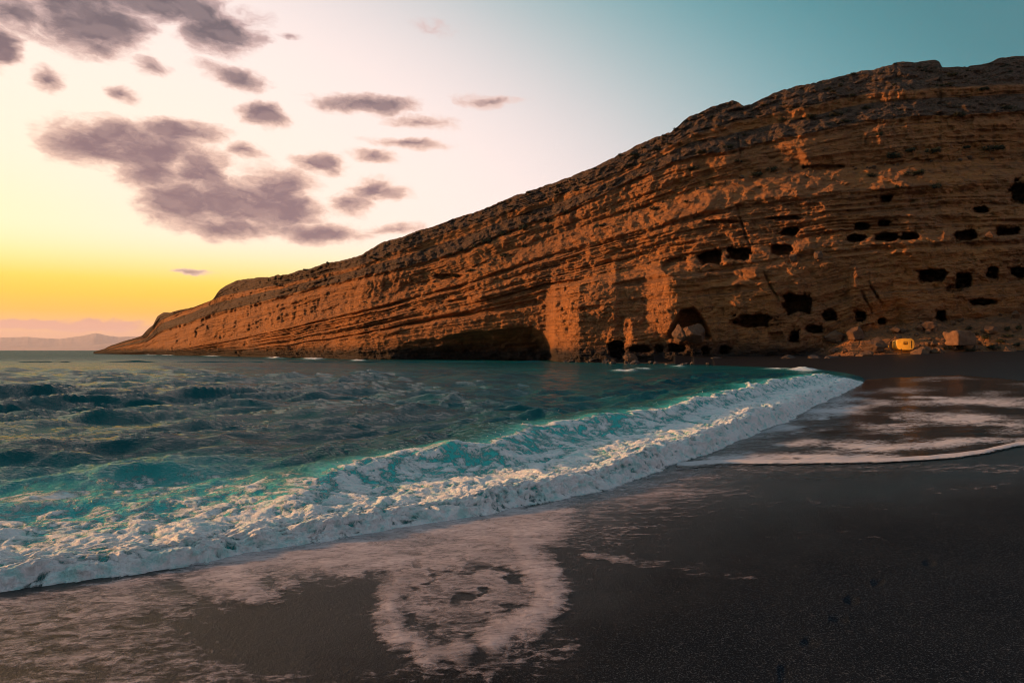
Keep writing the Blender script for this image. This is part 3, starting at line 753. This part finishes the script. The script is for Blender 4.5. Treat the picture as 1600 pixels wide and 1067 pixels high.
dry = t.mix(t.smooth(g1, .55, .66), dry, (.085, .105, .125))
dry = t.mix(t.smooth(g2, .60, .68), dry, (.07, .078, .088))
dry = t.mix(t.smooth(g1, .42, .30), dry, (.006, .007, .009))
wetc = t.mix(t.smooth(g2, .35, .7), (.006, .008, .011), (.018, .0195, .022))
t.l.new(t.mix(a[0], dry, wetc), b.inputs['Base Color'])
t.l.new(t.math('SUBTRACT', t.math('ADD', t.smooth(a[0], 0, 1, .85, .42), t.math('MULTIPLY', g2, .12)), t.math('MULTIPLY', a[1], .24)), b.inputs['Roughness'])
t.l.new(t.math('ADD', t.smooth(a[0], 0, 1, .06, .16), t.math('MULTIPLY', a[1], .40)), b.inputs['Specular IOR Level'])
hb = t.math('ADD', t.math('MULTIPLY', g1, .006), t.math('ADD', t.math('MULTIPLY', g2, .010), t.math('MULTIPLY', t.noise(pos, 9, 4, .6), .012)))
t.l.new(t.bump(hb, 1.0, 1.0), b.inputs['Normal'])
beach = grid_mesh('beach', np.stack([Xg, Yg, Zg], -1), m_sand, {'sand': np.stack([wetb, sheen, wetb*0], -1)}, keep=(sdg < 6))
tag(beach, kind='structure')

# ------------------------------------------------------------------ breaker is lifted onto the sand where it runs up
sdq = -np.minimum(Dw, 0)
zsand = sand_z(Xb, Yb, Dw)
Zb = np.where(ddw > -.02, np.maximum(Zb, zsand+0.015), Zb)
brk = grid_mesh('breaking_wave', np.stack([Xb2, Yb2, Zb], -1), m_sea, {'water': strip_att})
tag(brk, kind='structure')

# ------------------------------------------------------------------ swash: film of water and foam on the sand
SW = [(1040,738),(1100,716),(1180,676),(1245,650),(1290,622),(1357,592),(1420,588),(1500,585),(1620,596),(1760,600),(1760,690),(1600,692),(1570,700),(1520,710),(1450,718),(1300,723),(1150,724)]
sw = in_poly(UG, VG, SW)
swm = np.where(infront & (Yg < 70), sst(sw, -1.0, 5.0), 0)
stre = fbm(UG*.006, (VG-HOR)*.055, 4, 421)
streak = np.clip(.25+.75*stre, 0, 1)
L6 = [(1060,726),(1100,724),(1150,722),(1230,723),(1300,722),(1380,720),(1450,717),(1500,712),(1540,707),(1575,698),(1592,694),(1640,690)]
d6, _ = poly_dist(UG, VG+1.5*fbm(UG*.02, UG*0, 3, 425), L6)
edge6 = sst(d6, 4.5, 0.5)
swf = np.maximum(swm*np.clip(streak, 0, .75)*(.55+.45*sst(VG, 600, 640)), edge6*1.0)
for (pts, wd, st) in [([(1225,658),(1260,655),(1300,655)],2.2,.9),([(1370,652),(1420,655),(1470,653),(1500,655)],2.2,.9),([(1390,600),(1430,598),(1490,594),(1540,591)],1.0,.42),([(1430,590),(1480,588)],.8,.4),([(1500,668),(1600,660)],3,.6),([(1150,690),(1250,676),(1330,668)],3,.5),([(1380,620),(1480,622),(1600,640)],3,.55)]:
    d_, t_ = poly_dist(UG, VG+2.2*fbm(UG*.015, UG*0, 3, int(pts[0][0]) % 70), pts); swf = np.maximum(swf, st*.9*sst(d_, wd*1.7, 0)*np.sqrt(np.clip(np.sin(t_*np.pi), 0, 1))*np.clip(.65+.9*fbm(UG*.03, VG*.03, 3, 427), 0, 1))
swz = Zg+0.012+0.02*edge6+0.018*swm*fbm(Xg*.9, Yg*1.6, 4, 431)+.01*swf
m_sw, t, b, o = material('swash_water')
pos = t.node('ShaderNodeNewGeometry').outputs['Position']
a = t.sep(t.attr('water'))
ps = t.mapping(pos, (.55, 1.3, 1), (0, 0, R(-8)))
fm, fine = foam_mix(t, b, ps, a[0], a[0], 1.3)
t.l.new(t.mix(fm, (.016, .018, .021), (.52, .50, .53)), b.inputs['Base Color'])
t.l.new(t.math('ADD', t.math('MULTIPLY', fm, .6), .14), b.inputs['Roughness']); b.inputs['IOR'].default_value = 1.33
t.l.new(t.bump(t.math('ADD', t.math('MULTIPLY', t.noise(ps, 5, 5, .6), .05), t.math('MULTIPLY', t.noise(ps, 1.2, 3, .6), .10)), .8, 1.0), b.inputs['Normal'])
swash = grid_mesh('swash_water', np.stack([Xg, Yg, swz], -1), m_sw, {'water': np.stack([swf, swm, swm*0], -1)}, keep=((swm > .45) | (edge6 > .3)) & infront)
tag(swash, kind='structure')

# foam left on the sand
PK = [(300,872),(420,848),(560,830),(700,814),(800,798),(832,802),(850,830),(866,880),(872,920),(866,960),(830,985),(760,1010),(690,1034),(650,1030),(618,1005),(602,965),(600,935),(560,902),(450,892),(360,902),(280,912)]
pk = in_poly(UG, VG, PK)
ff = 0.74*sst(pk+60*fbm(UG*.012, VG*.022, 5, 441), -50, 60)
holes = fbm(UG*.018, VG*.045, 4, 442)
ff = ff*(1-0.85*sst(holes, .12, .30)*sst(VG, 868, 900)*sst(UG, 590, 640))
ff = ff*(1-.20*sst(VG, 890, 935))
dA, _ = poly_dist(UG, VG, [(798,805),(806,835),(826,870),(845,900),(856,935),(838,962),(800,982),(770,996)])
ff = np.maximum(ff, .92*sst(dA+18*fbm(UG*.03, VG*.03, 4, 443), 62, 0))
dB, _ = poly_dist(UG, VG, [(622,905),(610,935),(611,965),(628,1000),(668,1024),(715,1020)])
ff = np.maximum(ff, .84*sst(dB+26*fbm(UG*.02, VG*.03, 4, 444), 62, -8))
dC, tC = poly_dist(UG, VG, [(912,868),(950,874),(1010,882),(1080,889),(1170,905)])
ff = np.maximum(ff, sst(dC-9*tC+9*fbm(UG*.03, VG*.06, 4, 446), 15, -4)*(.66-.36*tC))
dE, tE = poly_dist(UG, VG, [(760,1056),(800,1040),(850,1022),(905,1011)])
ff = np.maximum(ff, .50*sst(dE+9*fbm(UG*.03, VG*.05, 4, 447), 18, -2))
spk = sst(UG, 640, 420)*sst(VG-vfront, 4, 25)*np.interp(VG, [860, 930, 1000, 1067, 1200], [.66, .60, .50, .46, .3])*sst(np.hypot((UG-480)/190, (VG-985)/75)+.9*fbm(UG*.01, VG*.02, 4, 448), .2, 1.5)  # speckled foam remnants; also paints in the wet sand's sky reflection
ff = np.maximum(ff, spk+.10*fbm(UG*.01, VG*.02, 3, 445)*(spk > .05))
mid = sst(UG, 830, 900)*sst(UG, 1450, 960)*sst(VG-vfront, 2, 12)*sst(VG, 880, 760)*.56
ff = np.maximum(ff, mid*(1+.35*stre))
bl = sst(UG, 860, 900)*sst(UG, 1300, 900)*sst(VG, 980, 820)*sst(VG-vfront, 2, 12)*.44
ff = np.maximum(ff, bl)
lowc_ = sst(UG, 480, 640)*sst(UG, 1000, 830)*sst(VG, 900, 960)*sst(VG-(1075-.07*(UG-600)), 20, -20)*.42
ff = np.maximum(ff, lowc_)
for (pts, wd, st) in [([(1040,726),(1200,735),(1400,733),(1600,733)],9,.42),([(1568,735),(1582,752),(1540,764),(1440,768)],5,.33),([(1200,785),(1330,790),(1460,798)],12,.26),([(1200,836),(1380,842)],12,.24)]:
    d_, _ = poly_dist(UG, VG, pts); ff = np.maximum(ff, st*sst(d_, wd*2, wd*.3))
ff = np.maximum(ff, .84*sst(VG-vfront, 1, 9)*sst(VG-vfront+70*fbm(UG*.009, VG*.02, 5, 449), 130, 30)*sst(UG, 180, 380)*sst(UG, 1010, 830))
ff = np.where(infront & (VG > vfront-10) & (swm < .6), ff, 0)
m_fo, t, b, o = material('swash_foam')
pos = t.node('ShaderNodeNewGeometry').outputs['Position']
a = t.sep(t.attr('foam'))
ps = t.mapping(pos, (.8, 1.25, 1), (0, 0, R(12)))
pw = t.vmath('ADD', ps, t.vmath('MULTIPLY', t.vmath('SUBTRACT', t.noise(ps, 3, 3, .5, 0, True), (.5, .5, .5)), (.3, .3, .3)))
pat = t.math('ADD', t.math('MULTIPLY', t.math('SUBTRACT', t.noise(pw, 15, 5, .75), .5), 1.45), t.math('MULTIPLY_ADD', t.math('SUBTRACT', t.noise(pw, 4.5, 5, .65), .5), 1.0, .55))
thr = t.math('SUBTRACT', 1.0, t.math('MULTIPLY', a[0], 0.80))
wd_ = t.smooth(a[0], .3, .8, .12, .48)
al = t.math('MULTIPLY', t.smooth(pat, t.math('SUBTRACT', thr, wd_), t.math('ADD', thr, wd_)), t.smooth(a[0], .03, .2))
al = t.math('MULTIPLY', al, t.smooth(a[0], .08, .85, .25, 1.0))
al = t.math('MULTIPLY', al, t.smooth(t.noise(pw, 2.0, 4, .6), .2, .7, .48, .92))
b.inputs['Base Color'].default_value = (.54, .47, .50, 1); b.inputs['Roughness'].default_value = .5
t.l.new(al, b.inputs['Alpha'])
t.l.new(t.bump(pat, .5, .02), b.inputs['Normal'])
foamo = grid_mesh('swash_foam', np.stack([Xg, Yg, Zg+.008+.012*ff], -1), m_fo, {'foam': np.stack([ff, ff, ff], -1)}, keep=(ff > .04))
tag(foamo, 'thin pinkish foam film left on the dark sand', 'foam', kind='stuff')

# ------------------------------------------------------------------ spray thrown up from the breaker
bm = bmesh.new()
rs = np.random.RandomState(3)
for _ in range(2600):
    i = rs.randint(0, len(cols))
    if rs.rand() < .6: j = rs.randint(20, 74)
    else:
        j = int(np.argmin(np.abs(qq[:, i]))) + rs.randint(-3, 3)
        if on2[0, i] < .5: j = rs.randint(20, 110)
    j = max(0, min(j, len(dr_)-1))
    if strip_att[j, i, 0] < .45: continue
    r0 = rb[j, i]
    p = Vector((Xb2[j, i], Yb2[j, i], Zb[j, i]))+Vector((rs.randn()*.06, rs.randn()*.06, abs(rs.randn())*.06*min(2, r0/9)))
    bmesh.ops.create_icosphere(bm, subdivisions=1, radius=(.002+.005*rs.rand()**3)*min(1.5, r0/9), matrix=Matrix.Translation(p))
m_spray = simple('spray_foam', (.8, .8, .8), .5, .05, 20, 0)
tag(bm_obj('sea_spray', bm, m_spray), 'white droplets of spray above the breaking wave', 'spray', kind='stuff')


# ================================================================== BOULDERS
m_bould, t, b, o = material('boulder_rock')
g = t.node('ShaderNodeTexCoord').outputs['Object']
nn = t.noise(g, 1.1, 6, .65); nf = t.noise(g, 5, 5, .7)
cc = t.mix(t.smooth(nn, .35, .68), (.125, .066, .033), (.075, .042, .024))
cc = t.mix(t.smooth(nf, .55, .7), cc, (.13, .095, .07))
t.l.new(cc, b.inputs['Base Color']); b.inputs['Roughness'].default_value = .92
t.l.new(t.bump(t.math('ADD', nn, t.math('MULTIPLY', nf, .4)), .8, .25), b.inputs['Normal'])
from mathutils import noise as mn
m_wetrock = simple('wet_rock', (.045, .034, .028), .6, .3, 1.5, .5)
def boulder_mesh(seed, sub=3, mat=None):
    rnd = random.Random(seed); bm = bmesh.new()
    bmesh.ops.create_icosphere(bm, subdivisions=sub, radius=1)
    planes = [(Vector((rnd.uniform(-1, 1), rnd.uniform(-1, 1), rnd.uniform(-.6, 1))).normalized(), rnd.uniform(.42, .8)) for _ in range(13)]
    off = Vector((rnd.uniform(0, 50), rnd.uniform(0, 50), rnd.uniform(0, 50)))
    for v in bm.verts:
        p = v.co.copy()
        for n, d in planes:
            e = p.dot(n)-d
            if e > 0: p -= n*e*.97
        p *= 1+.13*mn.fractal(p*2.4+off, .9, 2, 4)
        v.co = p
    me = bpy.data.meshes.new('boulder'); bm.to_mesh(me); bm.free()
    me.materials.append(mat or m_bould)
    return me
def put_boulder(u, v, wpx, hpx, seed, label, group=None, me=None, deep=.75, name='boulder', off=0.0, rz=None):
    d = cliff_depth(u, v)-off
    k = d/FPX
    o = bpy.data.objects.new(name, me or boulder_mesh(seed, 4))
    COL.objects.link(o)
    o.scale = (wpx*k*.56, wpx*k*.56*deep, hpx*k*.60)
    o.location = ((u-800)/FPX*d, d, H+d*(HOR-v)/FPX+hpx*k*.42)
    o.rotation_euler = (0, 0, random.uniform(0, 6.28) if rz is None else rz)
    if rz is None: o.scale = (wpx*k*.54, wpx*k*.54, hpx*k*.60)
    return tag(o, label, 'rock', group)
BO = [(1440,562,30,23,'large pale boulder at the top of the far beach below the lit hut'),
      (1466,562,23,19,'grey boulder leaning against the right of the large pale boulder'),
      (1338,529,29,19,'rounded ochre boulder below the slanted cave, above the far beach'),
      (1366,549,38,24,'dark pyramid shaped boulder left of the lit hut'),
      (1306,532,34,20,'sloping slab boulder under the round cave'),
      (1354,562,30,15,'low orange boulder at the sand edge where the wave ends'),
      (1508,563,18,11,'small reddish boulder on the sand edge right of the grey boulder'),
      (1576,562,26,22,'dark rough boulder near the right edge of the far beach'),
      (1586,496,14,11,'small round boulder high on the rubble by the right edge'),
      (1062,531,28,24,'wedge of fallen rock on the left inside the arched recess'),
      (1088,531,44,31,'big fallen block lying inside the arched recess'),
      (1300,566,34,14,'flat wet rock where the cliff foot meets the sand'),
      (1272,567,30,15,'dark wet rock beside the tip of the breaking wave'),
      (1232,566,28,12,'brown rock at the waterline under the two small square caves'),
      (1120,566,30,9,'low rock at the waterline under the lowest square cave'),
      (985,566,22,14,'rock leaning beside the large round sea cave'),
      (1545,520,22,12,'half buried rock beside the small lamp on the slope'),
      (1448,515,26,13,'rock ledge boulder between the lit hut and the square cave'),
      (1400,520,20,10,'rough rock on the slope just above the lit hut'),
      (1238,408,20,14,'pale boulder perched on the ledge under the upper cave row'),
      (1278,404,16,14,'upright boulder on the ledge right of the upper caves'),
      (1545,372,14,13,'standing stone between two upper caves near the right edge')]
for i, (u, v, wp, hp, lb) in enumerate(BO):
    put_boulder(u, v, wp, hp, 100+i, lb, off=(2.0 if 1050 < u < 1100 else .3), me=boulder_mesh(100+i, 4, m_wetrock if 'wet' in lb or 'waterline' in lb else None))
wet_me = [boulder_mesh(400+i, 3, m_wetrock) for i in range(5)]
rub_me = [boulder_mesh(300+i, 3) for i in range(6)]
rr_ = random.Random(21)
for i in range(85):
    u = rr_.uniform(1275, 1640); vb_ = float(line(u, BASE)); vg_ = float(line(u, GG))
    v = vg_+(vb_-vg_)*rr_.random()**.8-1
    sz = 3+7*rr_.random()**2
    put_boulder(u, v, sz*1.3, sz, 0, 'small loose rock strewn over the rubble slope above the far beach', 'loose rocks on the rubble slope', rub_me[i % 6], name='loose_rock')
for i in range(60):
    u = rr_.uniform(880, 1290); v = float(line(u, BASE))-rr_.uniform(0, 6)
    sz = 3+6*rr_.random()**2
    put_boulder(u, v, sz*1.6, sz, 0, 'small wet rock along the waterline at the cliff foot', 'wet rocks at the cliff foot', wet_me[i % 5], name='shore_rock')
for i in range(55):
    u = rr_.uniform(560, 1590); v = float(line(u, GC))+rr_.uniform(1, 12)
    sz = 2.5+4*rr_.random()**2
    put_boulder(u, v, sz*1.4, sz, 0, 'small fallen rock lying on the long bright ledge', 'fallen rocks on the long ledge', rub_me[i % 6], name='fallen_rock')

# ================================================================== SHRUBS
m_leaf = simple('shrub_leaf', (.030, .034, .018), .8, .5, 2.0, 0)
m_leaf.node_tree.nodes['Principled BSDF'].inputs['Specular IOR Level'].default_value = .2
def shrub_mesh(seed, n=420):
    rnd = random.Random(seed); V = []; F = []
    lobes = [(Vector((rnd.uniform(-.55, .55), rnd.uniform(-.4, .4), rnd.uniform(.15, .5))), rnd.uniform(.3, .55)) for _ in range(7)]
    for _ in range(n):
        c, r = rnd.choice(lobes)
        d = Vector((rnd.gauss(0, 1), rnd.gauss(0, 1), rnd.gauss(0, 1))).normalized()
        p = c+d*r*rnd.uniform(.55, 1.0); p.z = max(p.z*.9, .0)
        a = Vector((rnd.gauss(0, 1), rnd.gauss(0, 1), rnd.gauss(0, 1))).normalized(); bq = a.cross(d).normalized() if a.cross(d).length > .01 else Vector((1, 0, 0))
        a = bq.cross(d); l = rnd.uniform(.06, .13)
        i0 = len(V); V += [p-a*l, p+bq*l*.55, p+a*l, p-bq*l*.55]; F.append((i0, i0+1, i0+2, i0+3))
    for _ in range(6):                                      # twigs from the root into the lobes
        c, r = rnd.choice(lobes); i0 = len(V)
        V += [Vector((-.03, 0, -.15)), Vector((.03, 0, -.15)), c+Vector((.012, 0, 0)), c-Vector((.012, 0, 0))]; F.append((i0, i0+1, i0+2, i0+3))
        i0 = len(V); V += [Vector((0, -.03, -.15)), Vector((0, .03, -.15)), c+Vector((0, .012, 0)), c-Vector((0, .012, 0))]; F.append((i0, i0+1, i0+2, i0+3))
    me = bpy.data.meshes.new('shrub'); me.from_pydata([tuple(v) for v in V], [], F); me.materials.append(m_leaf)
    return me
sh_me = [shrub_mesh(50+i) for i in range(5)]
ORD = ['leftmost', 'second from the left', 'third from the left', 'fourth from the left', 'fifth from the left', 'sixth from the left', 'seventh from the left', 'eighth from the left', 'ninth from the left', 'tenth from the left',
       'tenth from the right', 'ninth from the right', 'eighth from the right', 'seventh from the right', 'sixth from the right', 'fifth from the right', 'fourth from the right', 'third from the right', 'second from the right', 'rightmost']
def shrub_row(lst, what, group):
    lst = sorted(lst); n = len(lst)
    for i, (u, v, wp, hp) in enumerate(lst):
        od = ORD[i] if i < (n+1)//2 else ORD[20-(n-i)]
        put_shrub(u, v, wp, hp, od+' '+what, group)
def put_shrub(u, v, wpx, hpx, label, group):
    d = cliff_depth(u, v)-.35; k = d/FPX
    o = bpy.data.objects.new('shrub', rr_.choice(sh_me)); COL.objects.link(o)
    o.location = ((u-800)/FPX*d, d, H+d*(HOR-v)/FPX-.1)
    o.scale = (wpx*k*.58, wpx*k*.5, hpx*k*.95); o.rotation_euler = (0, 0, rr_.choice([0, 3.14])+rr_.uniform(-.4, .4))
    return tag(o, label, 'shrub', group)
G1 = ('of the dark shrubs on the ledge across the upper cliff', 'shrubs along the upper cliff ledge')
G2 = ('of the dark shrubs on the long bright ledge', 'shrubs on the long bright ledge')
G3 = ('of the dark shrubs on the shaded upper right cliff', 'shrubs on the shaded upper right cliff')
shrub_row([(722,392,16,8),(740,386,12,8),(762,380,22,14),(784,368,17,15),(800,362,10,8),(819,358,18,12),(856,346,20,8),(884,332,16,9),(820,386,10,7),(705,398,12,6),(1026,234,14,7),(992,243,18,7),(1100,238,22,7),(1136,231,20,8)], *G1)
shrub_row([(785,400,18,7),(938,354,20,8),(712,432,22,8),(735,424,20,8),(1084,264,18,9),(1110,290,16,8),(1165,212,12,6),(1155,252,14,6),(1183,275,24,11),(1204,267,20,11),(1022,327,16,8),(1075,316,14,6)], *G2)
shrub_row([(1225,188,16,9),(1270,184,26,9),(1305,180,28,9),(1352,170,16,9),(1373,211,13,9),(1396,246,26,13),(1455,238,28,13),(1423,236,20,8),(1508,231,16,7),(1552,234,32,11),(1573,170,22,9),(1426,273,34,11),(1460,293,20,12),(1363,276,16,10),(1405,293,14,8),(1320,190,16,7),(1500,180,24,9),(1535,140,20,8),(1490,118,22,8)], *G3)
for i in range(70):
    u = 420+1200*rr_.random(); a_, b_ = float(np.interp(u, uu, vsk)), float(np.interp(u, uu, ga))
    f_ = rr_.random()
    put_shrub(u, a_+(b_-a_)*f_+1, 6+8*rr_.random(), 3+3*rr_.random(), 'small wind bent shrub on the rocky rim along the skyline', 'shrubs on the cliff rim')
shrub_row([(1480+118*rr_.random(), 505+45*rr_.random(), 9+10*rr_.random(), 6+5*rr_.random()) for i in range(14)], 'of the scrubby bushes on the rubble slope', 'bushes on the rubble slope')

# ================================================================== LIT HUT, BLOCK AND LAMPS
m_hut = simple('hut_plaster', (.60, .34, .07), .9, .12, 1.5, .4)
m_block = simple('block_stone', (.14, .075, .04), .9, .25, 1.2, .8)
m_dark = simple('lamp_metal', (.03, .03, .03), .5, .1, 4, .1, .6)
def ring(pts, y): return [Vector((x, y, z)) for x, z in pts]
def hut():
    u, v = 1415, 545; d = cliff_depth(u, v)-1.6; z0 = H+d*(HOR-v)/FPX
    root = empty('stone_hut', ((u-800)/FPX*d, d, z0-.15), R(-8))
    tag(root, 'small rounded hut wall glowing yellow in lamplight above the far beach', 'hut')
    outer = []
    for i in range(28):
        a_ = 2*math.pi*i/28; c, s_ = math.cos(a_), math.sin(a_)
        outer.append((1.18*math.copysign(abs(c)**.55, c), .82+.82*math.copysign(abs(s_)**.6, s_)*(1.0 if s_ > 0 else 1.0)))
    bm = bmesh.new()
    inner = [(-.22+.44*(k in (1, 2)), .80+.28*(k in (2, 3))) for k in range(4)]
    vo = [bm.verts.new(p) for p in ring(outer, 0)]; vi = [bm.verts.new(p) for p in ring(inner, 0)]
    eo = [bm.edges.new((vo[i], vo[(i+1) % 28])) for i in range(28)]; ei = [bm.edges.new((vi[i], vi[(i+1) % 4])) for i in range(4)]
    bmesh.ops.triangle_fill(bm, edges=eo+ei, use_beauty=True)
    vb2 = [bm.verts.new((x*.92, 2.0, z*.9)) for x, z in outer]
    for i in range(28): bm.faces.new((vo[i], vo[(i+1) % 28], vb2[(i+1) % 28], vb2[i]))
    vi2 = [bm.verts.new((x, .45, z)) for x, z in inner]
    for i in range(4): bm.faces.new((vi[i], vi2[i], vi2[(i+1) % 4], vi[(i+1) % 4]))
    bm.faces.new(vi2); bm.faces.new(list(reversed(vb2)))
    bmesh.ops.recalc_face_normals(bm, faces=bm.faces)
    bm_obj('wall', bm, m_hut, root)
    bm = bmesh.new()
    for (x0, x1, zz0, zz1) in [(-.28, -.22, .76, 1.12), (.22, .28, .76, 1.12), (-.28, .28, 1.08, 1.14), (-.28, .28, .74, .80)]:
        bmesh.ops.create_cube(bm, size=1, matrix=Matrix.Translation(((x0+x1)/2, -.02, (zz0+zz1)/2)) @ Matrix.Diagonal((x1-x0, .06, zz1-zz0, 1)))
    bm_obj('window_frame', bm, m_block, root)
    bm = bmesh.new()
    bmesh.ops.create_cube(bm, size=1, matrix=Matrix.Translation((.80, -.015, .75)) @ Matrix.Diagonal((.10, .05, 1.1, 1)))
    bmesh.ops.bevel(bm, geom=bm.edges[:], offset=.015, segments=1)
    bm_obj('dark_strip', bm, m_dark, root)  # narrow dark upright strip on the front wall
    return root
hut_o = hut()
def stone_block():
    u, v = 1500, 538; d = cliff_depth(u, v)-1.2; z0 = H+d*(HOR-v)/FPX
    bm = bmesh.new(); bmesh.ops.create_cube(bm, size=1)
    bmesh.ops.subdivide_edges(bm, edges=bm.edges[:], cuts=7, use_grid_fill=True)
    for vv in bm.verts:
        p = vv.co; r_ = max(0, p.x*.6+p.z-.55); p.z -= r_*.5; p.x -= r_*.3
        vv.co = Vector((p.x*3.1, p.y*2.4, (p.z+.5)*2.0-.15))*(1+.16*mn.fractal(p*2.3, .8, 2, 4))
    o = bm_obj('rock_cut_block', bm, m_block, None, True)
    o.location = ((u-800)/FPX*d, d, z0); o.rotation_euler = (0, 0, R(14))
    return tag(o, 'squared block of cut stone with one lit edge on the slope', 'stone block')
stone_block()
def floodlight(u, v, off, aim, energy, label, size=60):
    d = cliff_depth(u, v)-off; p = Vector(((u-800)/FPX*d, d, H+d*(HOR-v)/FPX))
    root = empty('floodlight', p); tag(root, label, 'lamp')
    bm = bmesh.new(); bmesh.ops.create_cone(bm, cap_ends=True, segments=10, radius1=.03, radius2=.02, depth=.5, matrix=Matrix.Translation((0, 0, .1)))
    bm_obj('stake', bm, m_dark, root)
    ld = bpy.data.lights.new('lamp_light', 'SPOT'); ld.energy = energy; ld.color = (1.0, .42, .01); ld.spot_size = R(size); ld.spot_blend = .6; ld.shadow_soft_size = .05
    dirn = (Vector(aim)-p-Vector((0, 0, .42))).normalized(); q = dirn.to_track_quat('-Z', 'Y')
    bm = bmesh.new(); bmesh.ops.create_cone(bm, cap_ends=True, segments=14, radius1=.10, radius2=.05, depth=.16)
    hd = bm_obj('housing', bm, m_dark, root); hd.location = (0, 0, .42); hd.rotation_euler = q.to_euler()
    lo = bpy.data.objects.new('lamp_light', ld); COL.objects.link(lo); lo.parent = root
    lo.location = Vector((0, 0, .42))+dirn*.14; lo.rotation_euler = q.to_euler()
    return root
hl_ = hut_o.location
floodlight(1408, 551, 2.9, hl_+Vector((.2, 0, .7)), 360, 'small ground floodlight shining on the rounded hut', 75)
floodlight(1392, 548, 1.8, cliff_point(1381, 535)+Vector((0, 0, .3)), 130, 'small ground floodlight lighting the wedge of rock left of the hut', 50)
floodlight(1480, 546, 2.4, cliff_point(1496, 530), 14, 'small ground floodlight beside the squared stone block', 60)
floodlight(1540, 540, 1.2, cliff_point(1546, 534), 120, 'small ground lamp lighting a patch of slope near the right edge', 60)

# ================================================================== HAZE over the sea
bm = bmesh.new(); bmesh.ops.create_cube(bm, size=1)
mh = bpy.data.materials.new('haze_air'); mh.use_nodes = True; mh.node_tree.nodes.clear()
ho = mh.node_tree.nodes.new('ShaderNodeOutputMaterial'); hv = mh.node_tree.nodes.new('ShaderNodeVolumePrincipled')
hv.inputs['Color'].default_value = (.95, .92, .95, 1); hv.inputs['Density'].default_value = 0.17e-4; hv.inputs['Anisotropy'].default_value = .1
mh.node_tree.links.new(hv.outputs[0], ho.inputs['Volume'])
hz_o = bm_obj('haze', bm, mh); hz_o.location = (0, 0, 645); hz_o.scale = (90000, 90000, 1300)
tag(hz_o, 'thin evening haze over the sea', 'haze', kind='stuff')
